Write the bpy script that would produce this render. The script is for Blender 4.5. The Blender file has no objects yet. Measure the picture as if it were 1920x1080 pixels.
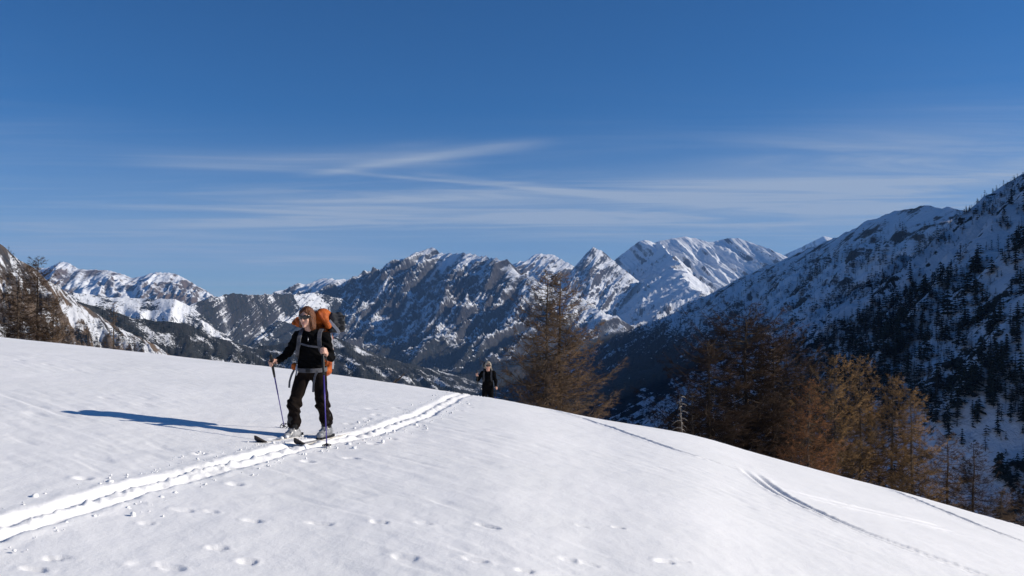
import bpy, bmesh, math, random
import numpy as np
from mathutils import Vector, Matrix

# ------------------------------------------------------------------ camera, sky, sun, exposure
scene = bpy.context.scene
col = scene.collection
EYE = 1.6                 # camera height above the snow it stands on
F = 1600.0                # focal length in pixels of the 1920 px wide photograph
HY = 590.0                # eye level row in the photograph
cam_data = bpy.data.cameras.new('camera')
cam = bpy.data.objects.new('camera', cam_data)
col.objects.link(cam)
cam.location = (0, 0, EYE)
cam.rotation_euler = (math.radians(90), 0, 0)
cam_data.sensor_width = 36.0
cam_data.lens = 36.0 * F / 1920.0
cam_data.shift_y = (HY - 540.0) / 1920.0
cam_data.clip_start = 0.1
cam_data.clip_end = 120000.0
scene.camera = cam

SUN_AZ = math.radians(88.0)      # clockwise from the view direction (+Y): from the right
SUN_EL = math.radians(23.5)
sun_dir = Vector((math.sin(SUN_AZ) * math.cos(SUN_EL), math.cos(SUN_AZ) * math.cos(SUN_EL), math.sin(SUN_EL)))
sun_data = bpy.data.lights.new('sun', 'SUN')
sun_data.energy = 4.6
sun_data.angle = math.radians(0.53)
sun_data.color = (1.0, 0.92, 0.81)
sun = bpy.data.objects.new('sun', sun_data)
sun.rotation_euler = (-sun_dir).to_track_quat('-Z', 'Y').to_euler()
sun.location = (60, -20, 60)
col.objects.link(sun)

scene.view_settings.view_transform = 'Standard'
scene.view_settings.look = 'None'
scene.view_settings.gamma = 1.0
scene.view_settings.use_curve_mapping = False
scene.view_settings.exposure = 0.30
scene.render.engine = 'CYCLES'
scene.cycles.use_denoising = True
scene.cycles.max_bounces = 4
scene.cycles.diffuse_bounces = 3
scene.cycles.volume_bounces = 0
scene.cycles.transparent_max_bounces = 8


class NT:
    """small helper to write node trees"""
    def __init__(self, tree):
        self.t = tree
        self.n = tree.nodes
        self.l = tree.links

    def node(self, kind, **kw):
        n = self.n.new(kind)
        for k, v in kw.items():
            setattr(n, k, v)
        return n

    def put(self, sock, v):
        if isinstance(v, bpy.types.NodeSocket):
            self.l.new(v, sock)
        elif v is not None:
            sock.default_value = v

    def math(self, op, a, b=None, c=None, clamp=False):
        n = self.node('ShaderNodeMath', operation=op, use_clamp=clamp)
        self.put(n.inputs[0], a)
        self.put(n.inputs[1], b)
        if c is not None:
            self.put(n.inputs[2], c)
        return n.outputs[0]

    def ramp(self, v, lo, hi, a=0.0, b=1.0, smooth=True):
        n = self.node('ShaderNodeMapRange', interpolation_type='SMOOTHSTEP' if smooth else 'LINEAR')
        self.put(n.inputs['Value'], v)
        self.put(n.inputs['From Min'], lo)
        self.put(n.inputs['From Max'], hi)
        self.put(n.inputs['To Min'], a)
        self.put(n.inputs['To Max'], b)
        return n.outputs[0]

    def noise(self, vec, scale, detail=4.0, rough=0.55, dist=0.0):
        n = self.node('ShaderNodeTexNoise')
        self.put(n.inputs['Vector'], vec)
        self.put(n.inputs['Scale'], scale)
        self.put(n.inputs['Detail'], detail)
        self.put(n.inputs['Roughness'], rough)
        self.put(n.inputs['Distortion'], dist)
        return n.outputs['Fac']

    def mix(self, f, a, b):
        n = self.node('ShaderNodeMix', data_type='RGBA')
        self.put(n.inputs[0], f)
        for s in n.inputs:
            if s.type == 'RGBA':
                self.put(s, a if s.name == 'A' else b)
        return [s for s in n.outputs if s.type == 'RGBA'][0]


def rgb(r, g, b):
    return (r, g, b, 1.0)


# ---- world: clear winter sky with thin cirrus
world = bpy.data.worlds.new('World')
scene.world = world
world.use_nodes = True
w = NT(world.node_tree)
for n in list(w.n):
    w.n.remove(n)
sky = w.node('ShaderNodeTexSky')
sky.sky_type = 'NISHITA'
sky.sun_disc = False
sky.sun_elevation = SUN_EL
sky.sun_rotation = SUN_AZ
sky.altitude = 2200.0
sky.air_density = 1.0
sky.dust_density = 0.35
sky.ozone_density = 2.2
tc = w.node('ShaderNodeTexCoord')
sep = w.node('ShaderNodeSeparateXYZ')
w.l.new(tc.outputs['Generated'], sep.inputs[0])
dx, dy, dz = sep.outputs
zz = w.math('MAXIMUM', dz, 0.02)
cx = w.math('DIVIDE', dx, zz)           # the point where the view ray meets a flat cloud deck of height 1
cy = w.math('DIVIDE', dy, zz)
cvec = w.node('ShaderNodeCombineXYZ')
w.l.new(cx, cvec.inputs[0])
w.l.new(cy, cvec.inputs[1])
deck = cvec.outputs[0]


def stretched(angle, sx, sy, off=0.0):
    m = w.node('ShaderNodeMapping')
    m.inputs['Rotation'].default_value = (0, 0, angle)
    m.inputs['Scale'].default_value = (sx, sy, 1)
    m.inputs['Location'].default_value = (off, off * 0.7, 0)
    w.l.new(deck, m.inputs['Vector'])
    return m.outputs[0]


warp = w.noise(deck, 0.35, 2.0)
fib = w.noise(stretched(math.radians(38), 0.30, 1.15), 1.0, 5.0, 0.62, 0.9)      # long fibres
fine = w.noise(stretched(math.radians(44), 0.8, 4.5, 3.0), 1.0, 2.0, 0.6, 0.8)
broad = w.noise(stretched(math.radians(20), 0.09, 0.15, 7.3), 1.0, 2.0, 0.5)


def streak(p0, p1, width, strength, grow=0.0):
    """a drifting streak of cirrus on the deck between two points, soft at its ends"""
    def deckpt(p):
        v = (HY - p[1]) / F
        return Vector(((p[0] - 960.0) / F / v, 1.0 / v))
    a, b = deckpt(p0), deckpt(p1)
    d = b - a
    L = d.length
    d /= L
    rx = w.math('SUBTRACT', cx, a.x)
    ry = w.math('SUBTRACT', cy, a.y)
    s = w.math('DIVIDE', w.math('ADD', w.math('MULTIPLY', rx, d.x), w.math('MULTIPLY', ry, d.y)), L)
    t = w.math('ADD', w.math('MULTIPLY', rx, -d.y), w.math('MULTIPLY', ry, d.x))
    t = w.math('ADD', t, w.math('MULTIPLY', w.math('SUBTRACT', warp, 0.5), width * 3.0))
    wd = w.math('MAXIMUM', w.math('MULTIPLY_ADD', s, grow, width), width * 0.3)
    t = w.math('DIVIDE', t, wd)
    g = w.math('EXPONENT', w.math('MULTIPLY', w.math('MULTIPLY', t, t), -1.0))
    e = w.math('MULTIPLY', w.ramp(s, -0.08, 0.25), w.ramp(s, 1.06, 0.8))
    return w.math('MULTIPLY', w.math('MULTIPLY', g, e), strength)


cirrus = w.math('MULTIPLY', w.ramp(fib, 0.38, 0.75), w.ramp(broad, 0.28, 0.62))
cirrus = w.math('MULTIPLY', cirrus, w.ramp(fine, 0.2, 0.7, 0.55, 1.0))
cirrus = w.math('MULTIPLY', cirrus, w.math('MULTIPLY', w.ramp(dz, 0.30, 0.10, 0.0, 0.85), w.ramp(dz, 0.04, 0.12, 0.15, 1.0)))
acc = cirrus
for args in (
        ((560, 330), (1045, 263), 0.10, 0.50, 0.05), ((230, 308), (900, 292), 0.30, 0.36, 0.1),
        ((590, 317), (1130, 366), 0.07, 0.42, 0.0), ((760, 322), (1230, 378), 0.10, 0.50, 0.1),
        ((1120, 362), (1660, 410), 0.30, 0.26, 0.3), ((330, 425), (780, 408), 0.55, 0.42, 0.0),
        ((430, 405), (1050, 362), 0.7, 0.34, 0.0), ((1150, 350), (2100, 205), 0.5, 0.30, 0.45),
        ((1200, 385), (2100, 300), 0.9, 0.34, 0.5), ((400, 488), (720, 486), 1.2, 0.45, 0.0),
        ((1480, 398), (1720, 392), 0.6, 0.40, 0.0), ((900, 430), (1900, 330), 1.4, 0.30, 0.6), ((-100, 470), (700, 455), 1.5, 0.32, 0.0), ((0, 428), (420, 430), 0.8, 0.16, 0.0)):
    st = streak(*args)
    acc = w.math('ADD', acc, w.math('MULTIPLY', st, w.ramp(fib, 0.25, 0.7, 0.35, 1.15)))
veil = w.ramp(dz, 0.24, -0.02, 0.0, 0.85)
acc = w.math('ADD', acc, w.math('MULTIPLY', veil, w.ramp(broad, 0.2, 0.75, 0.75, 1.15)))
acc = w.math('MINIMUM', w.math('MULTIPLY', acc, 0.68), 0.75)
CLOUD = rgb(7.2, 8.2, 9.6)
tint = w.node('ShaderNodeMix', data_type='RGBA', blend_type='MULTIPLY')
tint.inputs[0].default_value = 1.0
for s_ in tint.inputs:
    if s_.type == 'RGBA':
        w.put(s_, sky.outputs[0] if s_.name == 'A' else rgb(0.32, 0.90, 1.44))
tinted = [s_ for s_ in tint.outputs if s_.type == 'RGBA'][0]
skycol = w.mix(acc, tinted, CLOUD)
bg = w.node('ShaderNodeBackground')
bg.inputs['Strength'].default_value = 0.052
w.l.new(skycol, bg.inputs['Color'])
wout = w.node('ShaderNodeOutputWorld')
w.l.new(bg.outputs[0], wout.inputs[0])


# ------------------------------------------------------------------ helpers
def tag(o, label=None, cat=None, group=None, kind=None):
    if label:
        o['label'] = label
    if cat:
        o['category'] = cat
    if group:
        o['group'] = group
    if kind:
        o['kind'] = kind
    return o


def empty(name, loc=(0, 0, 0), rz=0.0):
    o = bpy.data.objects.new(name, None)
    o.empty_display_size = 0.2
    o.location = loc
    o.rotation_euler = (0, 0, rz)
    col.objects.link(o)
    return o


def mesh_np(name, verts, faces, smooth=True):
    """verts (n,3) array, faces (m,k) int array with k = 3 or 4"""
    verts = np.asarray(verts, np.float32)
    faces = np.asarray(faces, np.int32)
    me = bpy.data.meshes.new(name)
    k = faces.shape[1]
    me.vertices.add(len(verts))
    me.vertices.foreach_set('co', verts.ravel())
    me.loops.add(faces.size)
    me.loops.foreach_set('vertex_index', faces.ravel())
    me.polygons.add(len(faces))
    me.polygons.foreach_set('loop_start', np.arange(0, faces.size, k, dtype=np.int32))
    me.polygons.foreach_set('loop_total', np.full(len(faces), k, np.int32))
    me.polygons.foreach_set('use_smooth', np.full(len(faces), smooth, bool))
    me.update(calc_edges=True)
    return me


def link(name, me, mat=None, parent=None):
    o = bpy.data.objects.new(name, me)
    col.objects.link(o)
    if mat is not None and not me.materials:
        me.materials.append(mat)
    if parent is not None:
        o.parent = parent
    return o


def grid_faces(nr, nc, off=0):
    i = np.arange(nr * nc, dtype=np.int32).reshape(nr, nc) + off
    return np.stack([i[:-1, :-1], i[:-1, 1:], i[1:, 1:], i[1:, :-1]], -1).reshape(-1, 4)


def attr(me, name, data):
    a = me.attributes.new(name, 'FLOAT_COLOR', 'POINT')
    d = np.ones((len(me.vertices), 4), np.float32)
    d[:, :data.shape[1]] = data
    a.data.foreach_set('color', d.ravel())


def perlin(x, y, seed=0):
    x = np.asarray(x, np.float64)
    y = np.asarray(y, np.float64)
    xi = np.floor(x).astype(np.int64)
    yi = np.floor(y).astype(np.int64)
    xf = x - xi
    yf = y - yi

    def grad(ix, iy, fx, fy):
        h = (ix * 374761393 + iy * 668265263 + seed * 974634777) & 0xffffffff
        h = ((h ^ (h >> 13)) * 1274126177) & 0xffffffff
        h = (h ^ (h >> 16)) & 1023
        a = h * (2 * np.pi / 1024.0)
        return np.cos(a) * fx + np.sin(a) * fy
    u = xf * xf * xf * (xf * (xf * 6 - 15) + 10)
    v = yf * yf * yf * (yf * (yf * 6 - 15) + 10)
    n00 = grad(xi, yi, xf, yf)
    n10 = grad(xi + 1, yi, xf - 1, yf)
    n01 = grad(xi, yi + 1, xf, yf - 1)
    n11 = grad(xi + 1, yi + 1, xf - 1, yf - 1)
    return (n00 * (1 - u) + n10 * u) * (1 - v) + (n01 * (1 - u) + n11 * u) * v * 1.0


def fbm(x, y, oct=4, seed=0, gain=0.5):
    s = 0.0
    a = 1.0
    for k in range(oct):
        s = s + a * perlin(x * 2 ** k, y * 2 ** k, seed + k * 7)
        a *= gain
    return s


def ridged(x, y, oct=4, seed=0, gain=0.5):
    """ridged multifractal: sharp crests, 0..~1"""
    s = 0.0
    a = 0.5
    wgt = 1.0
    for k in range(oct):
        n = 1.0 - np.abs(perlin(x * 2.03 ** k, y * 2.03 ** k, seed + k * 13)) * 1.6
        n = np.clip(n, 0, 1) ** 2
        s = s + a * n * wgt
        wgt = np.clip(n * 1.6, 0, 1)
        a *= gain
    return s


def sstep(a, b, x):
    t = np.clip((x - a) / (b - a), 0, 1)
    return t * t * (3 - 2 * t)


def material(name, color, rough=0.8, spec=0.2, noise=None, bump=None, metal=0.0, sheen=0.0):
    """principled material; noise = (scale, dark colour, light colour) mottles it, bump = (scale, strength, distance)"""
    m = bpy.data.materials.new(name)
    m.use_nodes = True
    t = NT(m.node_tree)
    p = t.n['Principled BSDF']
    p.inputs['Roughness'].default_value = rough
    p.inputs['Specular IOR Level'].default_value = spec
    p.inputs['Metallic'].default_value = metal
    p.inputs['Sheen Weight'].default_value = sheen
    p.inputs['Base Color'].default_value = rgb(*color)
    geo = t.node('ShaderNodeTexCoord')
    if noise:
        f = t.noise(geo.outputs['Object'], noise[0], 4.0, 0.6)
        f = t.ramp(f, 0.3, 0.7)
        t.l.new(t.mix(f, rgb(*noise[1]), rgb(*noise[2])), p.inputs['Base Color'])
    if bump:
        b = t.node('ShaderNodeBump')
        b.inputs['Strength'].default_value = bump[1]
        b.inputs['Distance'].default_value = bump[2]
        t.l.new(t.noise(geo.outputs['Object'], bump[0], 5.0, 0.6), b.inputs['Height'])
        t.l.new(b.outputs[0], p.inputs['Normal'])
    return m


def at(px, py, d):
    """the world point seen at a photograph pixel at depth d"""
    return np.array([(px - 960.0) / F * d, d, EYE + (HY - py) / F * d])

# ------------------------------------------------------------------ the snow slope in front
CREST = [(-700, 560), (-300, 600), (0, 632), (240, 658), (480, 684), (700, 712), (860, 737), (960, 752), (1040, 769),
         (1095, 780), (1130, 788), (1200, 796), (1310, 817), (1400, 845), (1500, 872), (1700, 925), (1920, 988), (2300, 1108)]
_ug = np.linspace(-1.05, 0.85, 800)
_eg = np.interp(_ug, [(p[0] - 960) / F for p in CREST], [(HY - p[1]) / F for p in CREST])
_k = np.exp(-np.linspace(-2.2, 2.2, 61) ** 2)
_eg = np.convolve(np.pad(_eg, 30, mode='reflect', reflect_type='odd'), _k / _k.sum(), 'valid')


_yg = np.interp(_ug, [-1.0, -0.6, -0.25, -0.03, 0.2, 0.6, 1.0], [22.5, 23, 23.5, 20, 20.5, 22.5, 24])
_k2 = np.exp(-np.linspace(-2.2, 2.2, 121) ** 2)
_yg = np.convolve(np.pad(_yg, 60, mode='reflect', reflect_type='odd'), _k2 / _k2.sum(), 'valid')


def crest_e(u):
    e = np.interp(u, _ug, _eg)
    sl = (_eg[40] - _eg[0]) / (_ug[40] - _ug[0])
    sr = (_eg[-1] - _eg[-41]) / (_ug[-1] - _ug[-41])
    return e + np.where(u < _ug[0], (u - _ug[0]) * sl, 0) + np.where(u > _ug[-1], (u - _ug[-1]) * sr, 0)


def hill(x, y):
    """the convex snow shoulder: nearly level underfoot, tilted down to the right, rolling off behind its crest"""
    x = np.asarray(x, float)
    y = np.asarray(y, float)
    yy = 2.0 + np.logaddexp(0, (y - 2.0) * 2.0) / 2.0           # smooth max(y, 2)
    u = x / yy
    e = crest_e(u)
    yc = np.interp(u, _ug, _yg)
    t = yy / yc
    q = (1 - t) ** 2 / (0.15 + np.abs(1 - t)) * 1.15
    q = np.where(t > 1, (t - 1) ** 2 / (0.15 + np.abs(1 - t)) * 1.15, q)
    z = EYE + e * yy - EYE * q
    far = np.clip(yy - 38, 0, None)
    z = z - 0.42 * (far - 60 * (1 - np.exp(-far / 60)))
    return z


def ground(px, py):
    """where the ray through a photograph pixel first meets the snow"""
    d = np.geomspace(3.0, 60, 4000)
    x = (px - 960) / F * d
    g = EYE + (HY - py) / F * d - hill(x, d)
    i = int(np.argmax(g < 0)) if (g < 0).any() else int(np.argmin(g))
    return np.array([x[i], d[i]])


def resample(pts, step):
    pts = np.asarray(pts, float)
    seg = np.linalg.norm(np.diff(pts, axis=0), axis=1)
    s = np.concatenate([[0], np.cumsum(seg)])
    n = max(3, int(s[-1] / step))
    si = np.linspace(0, s[-1], n)
    out = np.stack([np.interp(si, s, pts[:, k]) for k in range(pts.shape[1])], 1)
    for _ in range(3):
        out[1:-1] = (out[:-2] + 2 * out[1:-1] + out[2:]) / 4
    return out


def along(X, Y, path, reach):
    """signed offset and arc length from a path, for the vertices within reach"""
    W = np.full(X.shape, 99.0)
    S = np.zeros(X.shape)
    s0 = 0.0
    for a, b in zip(path[:-1], path[1:]):
        d = b - a
        L = np.hypot(*d)
        d = d / L
        m = (X > min(a[0], b[0]) - reach) & (X < max(a[0], b[0]) + reach) & (Y > min(a[1], b[1]) - reach) & (Y < max(a[1], b[1]) + reach)
        if m.any():
            rx = X[m] - a[0]
            ry = Y[m] - a[1]
            tt = np.clip(rx * d[0] + ry * d[1], 0, L)
            ox = rx - tt * d[0]
            oy = ry - tt * d[1]
            dist = np.hypot(ox, oy) * np.sign(rx * d[1] - ry * d[0])
            wm = W[m]
            sm = S[m]
            better = np.abs(dist) < np.abs(wm)
            W[m] = np.where(better, dist, wm)
            S[m] = np.where(better, s0 + tt, sm)
        s0 += L
    return W, S


TRAIL_PX = [(-130, 1035), (0, 990), (110, 962), (210, 930), (310, 903), (420, 872), (500, 851), (555, 838), (610, 829), (680, 814), (745, 797),
            (795, 776), (835, 754), (862, 742)]
trail = [ground(*p) for p in TRAIL_PX]
trail.append(np.array([-0.95, 24.5]))
trail.append(np.array([-0.82, 30.5]))
trail.append(np.array([-1.2, 37.0]))
trail = resample(trail, 0.35)
OLD_TRACKS = [[(990, 758), (1060, 776), (1130, 797), (1200, 822), (1290, 855), (1395, 886)],
              [(1402, 880), (1412, 892), (1432, 908), (1470, 931), (1530, 962), (1610, 996), (1700, 1030), (1790, 1062), (1860, 1085), (1930, 1112)],
              [(1446, 914), (1500, 928), (1590, 948), (1700, 975), (1800, 998)],
              [(1640, 905), (1720, 940), (1800, 972), (1870, 1000), (1960, 1032)],
              [(1840, 950), (1900, 973), (1980, 1000)]]
PRINTS = [(475, 979), (545, 984), (600, 984), (710, 983), (750, 985), (795, 984), (915, 988), (215, 972), (275, 981), (247, 945), (380, 1056),
          (462, 1052), (265, 1056), (612, 1045), (760, 1045), (890, 1050), (940, 1052), (65, 1066), (105, 1045), (190, 876), (345, 959), (397, 961),
          (490, 901), (407, 1027), (320, 1063), (1065, 990), (1091, 988), (1160, 992), (1195, 997), (1065, 1052), (1105, 1060), (1217, 1050),
          (1245, 1055), (1280, 1052), (975, 1050), (985, 1072), (1840, 1018), (1865, 1016), (695, 768), (660, 860), (340, 842)]


def snow_detail(X, Y, Z):
    # wind ripples and soft undulation
    ca, sa = math.cos(math.radians(-38)), math.sin(math.radians(-38))
    A = X * ca + Y * sa
    B = -X * sa + Y * ca
    near = np.clip(1.2 - Y / 40.0, 0, 1)
    Z = Z + 0.028 * fbm(X * 0.45, Y * 0.35, 3, 3) * near
    rip = ridged(A * 0.55 + 0.3 * perlin(A * 0.4, B * 0.4, 8), B * 3.1, 3, 21)
    patch = sstep(-0.12, 0.4, perlin(X * 0.33 + 4, Y * 0.22, 5))
    Z = Z + 0.015 * rip * (0.15 + 0.85 * patch) * near
    crust = np.clip(perlin(A * 1.5, B * 5.5, 44) - 0.22, 0, 1)
    Z = Z - 0.06 * crust * patch * near
    Z = Z + 0.006 * fbm(X * 4.2, Y * 3.2, 4, 31) * near
    # animal prints and dents
    for i, p in enumerate(PRINTS):
        if i % 3 == 1:
            continue
        c = ground(*p)
        r = np.random.RandomState(100 + i)
        a = r.uniform(-0.5, 0.4)
        ln, wd, dp = r.uniform(0.05, 0.11), r.uniform(0.03, 0.06), r.uniform(0.006, 0.026)
        m = (np.abs(X - c[0]) < 0.8) & (np.abs(Y - c[1]) < 0.8)
        if not m.any():
            continue
        ux = (X[m] - c[0]) * math.cos(a) + (Y[m] - c[1]) * math.sin(a)
        uy = -(X[m] - c[0]) * math.sin(a) + (Y[m] - c[1]) * math.cos(a)
        rr = np.sqrt((ux / ln) ** 2 + (uy / wd) ** 2) + 0.55 * perlin(X[m] * 11, Y[m] * 11, 60 + i)
        Z[m] = Z[m] - dp * sstep(1.15, 0.55, rr) + 0.004 * np.exp(-((rr - 1.35) / 0.28) ** 2)
    # old ski tracks: paired grooves
    for i, t in enumerate(OLD_TRACKS):
        path = resample([ground(*p) for p in t], 0.4)
        W, S = along(X, Y, path, 0.7)
        k = np.abs(W) < 0.6
        wv = W[k] + 0.03 * perlin(S[k] * 1.1, S[k] * 0, 70 + i)
        sv = S[k]
        fade = 0.7 + 0.3 * sstep(-0.3, 0.25, perlin(sv * 0.55, sv * 0 + 3.3, 80 + i))
        fade = fade * sstep(0, 1.2, sv) * sstep(0, 0.6, sv.max() - sv)
        dep = [0.06, 0.05, 0.035, 0.055, 0.045][i] * fade
        gap = [0.0, 0.11, 0.16, 0.13, 0.1][i]
        g = np.exp(-((wv - gap) / 0.05) ** 4) + (np.exp(-((wv + gap) / 0.05) ** 4) if gap else 0)
        Z[k] = Z[k] - dep * g + 0.3 * dep * np.exp(-((np.abs(wv) - gap - 0.12) / 0.05) ** 2) * (1 + 1.5 * perlin(X[k] * 8, Y[k] * 8, 91))
    # pushed-up snow where the old track turns
    for (p, rad, hgt) in (((1432, 897), 0.16, 0.012), ((1418, 880), 0.15, 0.01)):
        c = ground(*p)
        rr = ((X - c[0]) ** 2 + ((Y - c[1]) * 0.6) ** 2) / rad ** 2
        m = rr < 9
        Z[m] = Z[m] + hgt * np.exp(-rr[m]) * (1 + perlin(X[m] * 7, Y[m] * 7, 93))
    # the trodden skin track
    W, S = along(X, Y, trail, 1.0)
    k = np.abs(W) < 0.95
    wv = W[k] + 0.09 * perlin(S[k] * 0.7, S[k] * 0, 50) + 0.025 * perlin(S[k] * 4.5, S[k] * 0 + 2, 51)
    wv = wv * 1.2
    x, y = X[k], Y[k]
    a = np.abs(wv)
    edge = 0.205 + 0.045 * perlin(S[k] * 3.2, np.sign(wv) * 3.0, 52) + 0.02 * perlin(x * 9, y * 9, 56)
    lump = 0.5 + 1.2 * ridged(x * 5.5, y * 4.2, 4, 53) + 0.9 * perlin(x * 12, y * 9, 54)
    fill = sstep(-0.05, 0.32, perlin(S[k] * 0.8, wv * 0 + 1.7, 57)) * 0.75      # stretches where the walls have slumped in
    trench = sstep(edge + 0.04, edge - 0.06, a)
    rut = np.exp(-((a - 0.125) / 0.055) ** 4)
    mid = np.exp(-(wv / 0.06) ** 2)
    berm = np.exp(-((a - edge - 0.05) / 0.07) ** 2)
    dz = -0.028 * trench - 0.022 * rut * (1 - fill) * (0.7 + 0.6 * perlin(S[k] * 2.3, wv * 2, 55)) + 0.018 * mid * lump * trench \
        + 0.008 * berm * np.clip(lump - 0.35, 0, 2) + 0.022 * trench * (1 - rut) * (lump - 0.8) + 0.024 * trench * fill * (lump - 0.55)
    Z[k] = Z[k] + dz
    # pole plants beside the trail
    for i in range(6, len(trail) - 8, 2):
        r = np.random.RandomState(500 + i)
        a, b = trail[i], trail[i + 1]
        d = (b - a) / np.hypot(*(b - a))
        c = a + np.array([d[1], -d[0]]) * (r.choice([-1, 1]) * r.uniform(0.42, 0.6)) + d * r.uniform(-0.2, 0.2)
        m = (np.abs(X - c[0]) < 0.25) & (np.abs(Y - c[1]) < 0.25)
        if m.any():
            q = np.hypot(X[m] - c[0], Y[m] - c[1])
            Z[m] = Z[m] - 0.03 * np.exp(-(q / 0.045) ** 2) + 0.006 * np.exp(-((q - 0.09) / 0.03) ** 2)
    return Z


uc = np.concatenate([np.linspace(-2.4, -0.70, 40), np.linspace(-0.68, 0.68, 590), np.linspace(0.70, 2.4, 40)])
yr = np.concatenate([np.linspace(1.2, 4.2, 40), np.linspace(4.25, 10, 190), np.linspace(10.05, 26, 310), np.linspace(26.3, 46, 50), np.geomspace(48, 900, 40)])
gy, gu = np.meshgrid(yr, uc, indexing='ij')
gx = gu * gy
gz = snow_detail(gx, gy, hill(gx, gy))
nv = gx.size
V = np.stack([gx.ravel(), gy.ravel(), gz.ravel()], 1)
Fc = grid_faces(*gx.shape)
# the snow the photographer stands on, behind and beside the camera
bx, by = np.meshgrid(np.linspace(-60, 60, 90), np.concatenate([np.linspace(-60, -3, 20), np.linspace(-2, 1.2, 10)]), indexing='xy')
bz = hill(bx, by) - 0.03 * sstep(0.8, 1.2, by)
V2 = np.stack([bx.ravel(), by.ravel(), bz.ravel()], 1)
V = np.concatenate([V, V2])
Fc = np.concatenate([Fc, grid_faces(*bx.shape, off=nv)])


def snow_material():
    m = bpy.data.materials.new('snow')
    m.use_nodes = True
    t = NT(m.node_tree)
    p = t.n['Principled BSDF']
    geo = t.node('ShaderNodeNewGeometry')
    pos = geo.outputs['Position']
    f = t.noise(pos, 0.6, 5.0, 0.6)
    t.l.new(t.mix(t.ramp(f, 0.3, 0.7), rgb(0.835, 0.835, 0.83), rgb(0.89, 0.885, 0.88)), p.inputs['Base Color'])
    p.inputs['Roughness'].default_value = 0.62
    p.inputs['Specular IOR Level'].default_value = 0.25
    p.inputs['Subsurface Weight'].default_value = 0.0
    b = t.node('ShaderNodeBump')
    b.inputs['Strength'].default_value = 0.28
    b.inputs['Distance'].default_value = 0.02
    h = t.math('ADD', t.noise(pos, 26.0, 5.0, 0.65), t.math('MULTIPLY', t.noise(pos, 140.0, 2.0, 0.6), 0.35))
    t.l.new(h, b.inputs['Height'])
    t.l.new(b.outputs[0], p.inputs['Normal'])
    return m


SNOW = snow_material()
slope_me = mesh_np('snow_slope', V, Fc)
tag(link('snow_slope', slope_me, SNOW), 'sunlit snow slope with a trodden ski track and old ski lines', 'snow slope', kind='structure')

# crumbs of snow thrown up along the trail
rs = np.random.RandomState(5)
bm = bmesh.new()
bmesh.ops.create_icosphere(bm, subdivisions=1, radius=1.0)
ico_v = np.array([v.co[:] for v in bm.verts])
ico_f = np.array([[v.index for v in f.verts] for f in bm.faces])
bm.free()
cv, cf = [], []
nclod = 0
for i in range(len(trail) - 1):
    a, b = trail[i], trail[i + 1]
    d = (b - a) / np.hypot(*(b - a))
    for _ in range(16 if a[1] < 14 else 6):
        f = rs.rand()
        off = rs.choice([-1, 1]) * abs(rs.normal(0.26, 0.11))
        x, y = a + (b - a) * f + np.array([d[1], -d[0]]) * off
        r = min(0.032, 0.006 * math.exp(abs(rs.normal(0, 0.7))))
        z = float(hill(x, y))
        dz = -0.055 if abs(off) < 0.22 else 0.008
        sc = r * rs.uniform(0.7, 1.25, 3) * np.array([1, 1, 0.75])
        vv = ico_v * (1 + rs.uniform(-0.38, 0.38, (len(ico_v), 1))) * sc + np.array([x, y, z + dz + r * 0.15])
        cf.append(ico_f + nclod * len(ico_v))
        cv.append(vv)
        nclod += 1
me = mesh_np('snow_crumbs', np.concatenate(cv), np.concatenate(cf))
tag(link('snow_crumbs', me, SNOW), 'loose crumbs of snow thrown up along the trodden ski track', 'snow', kind='stuff')

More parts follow.
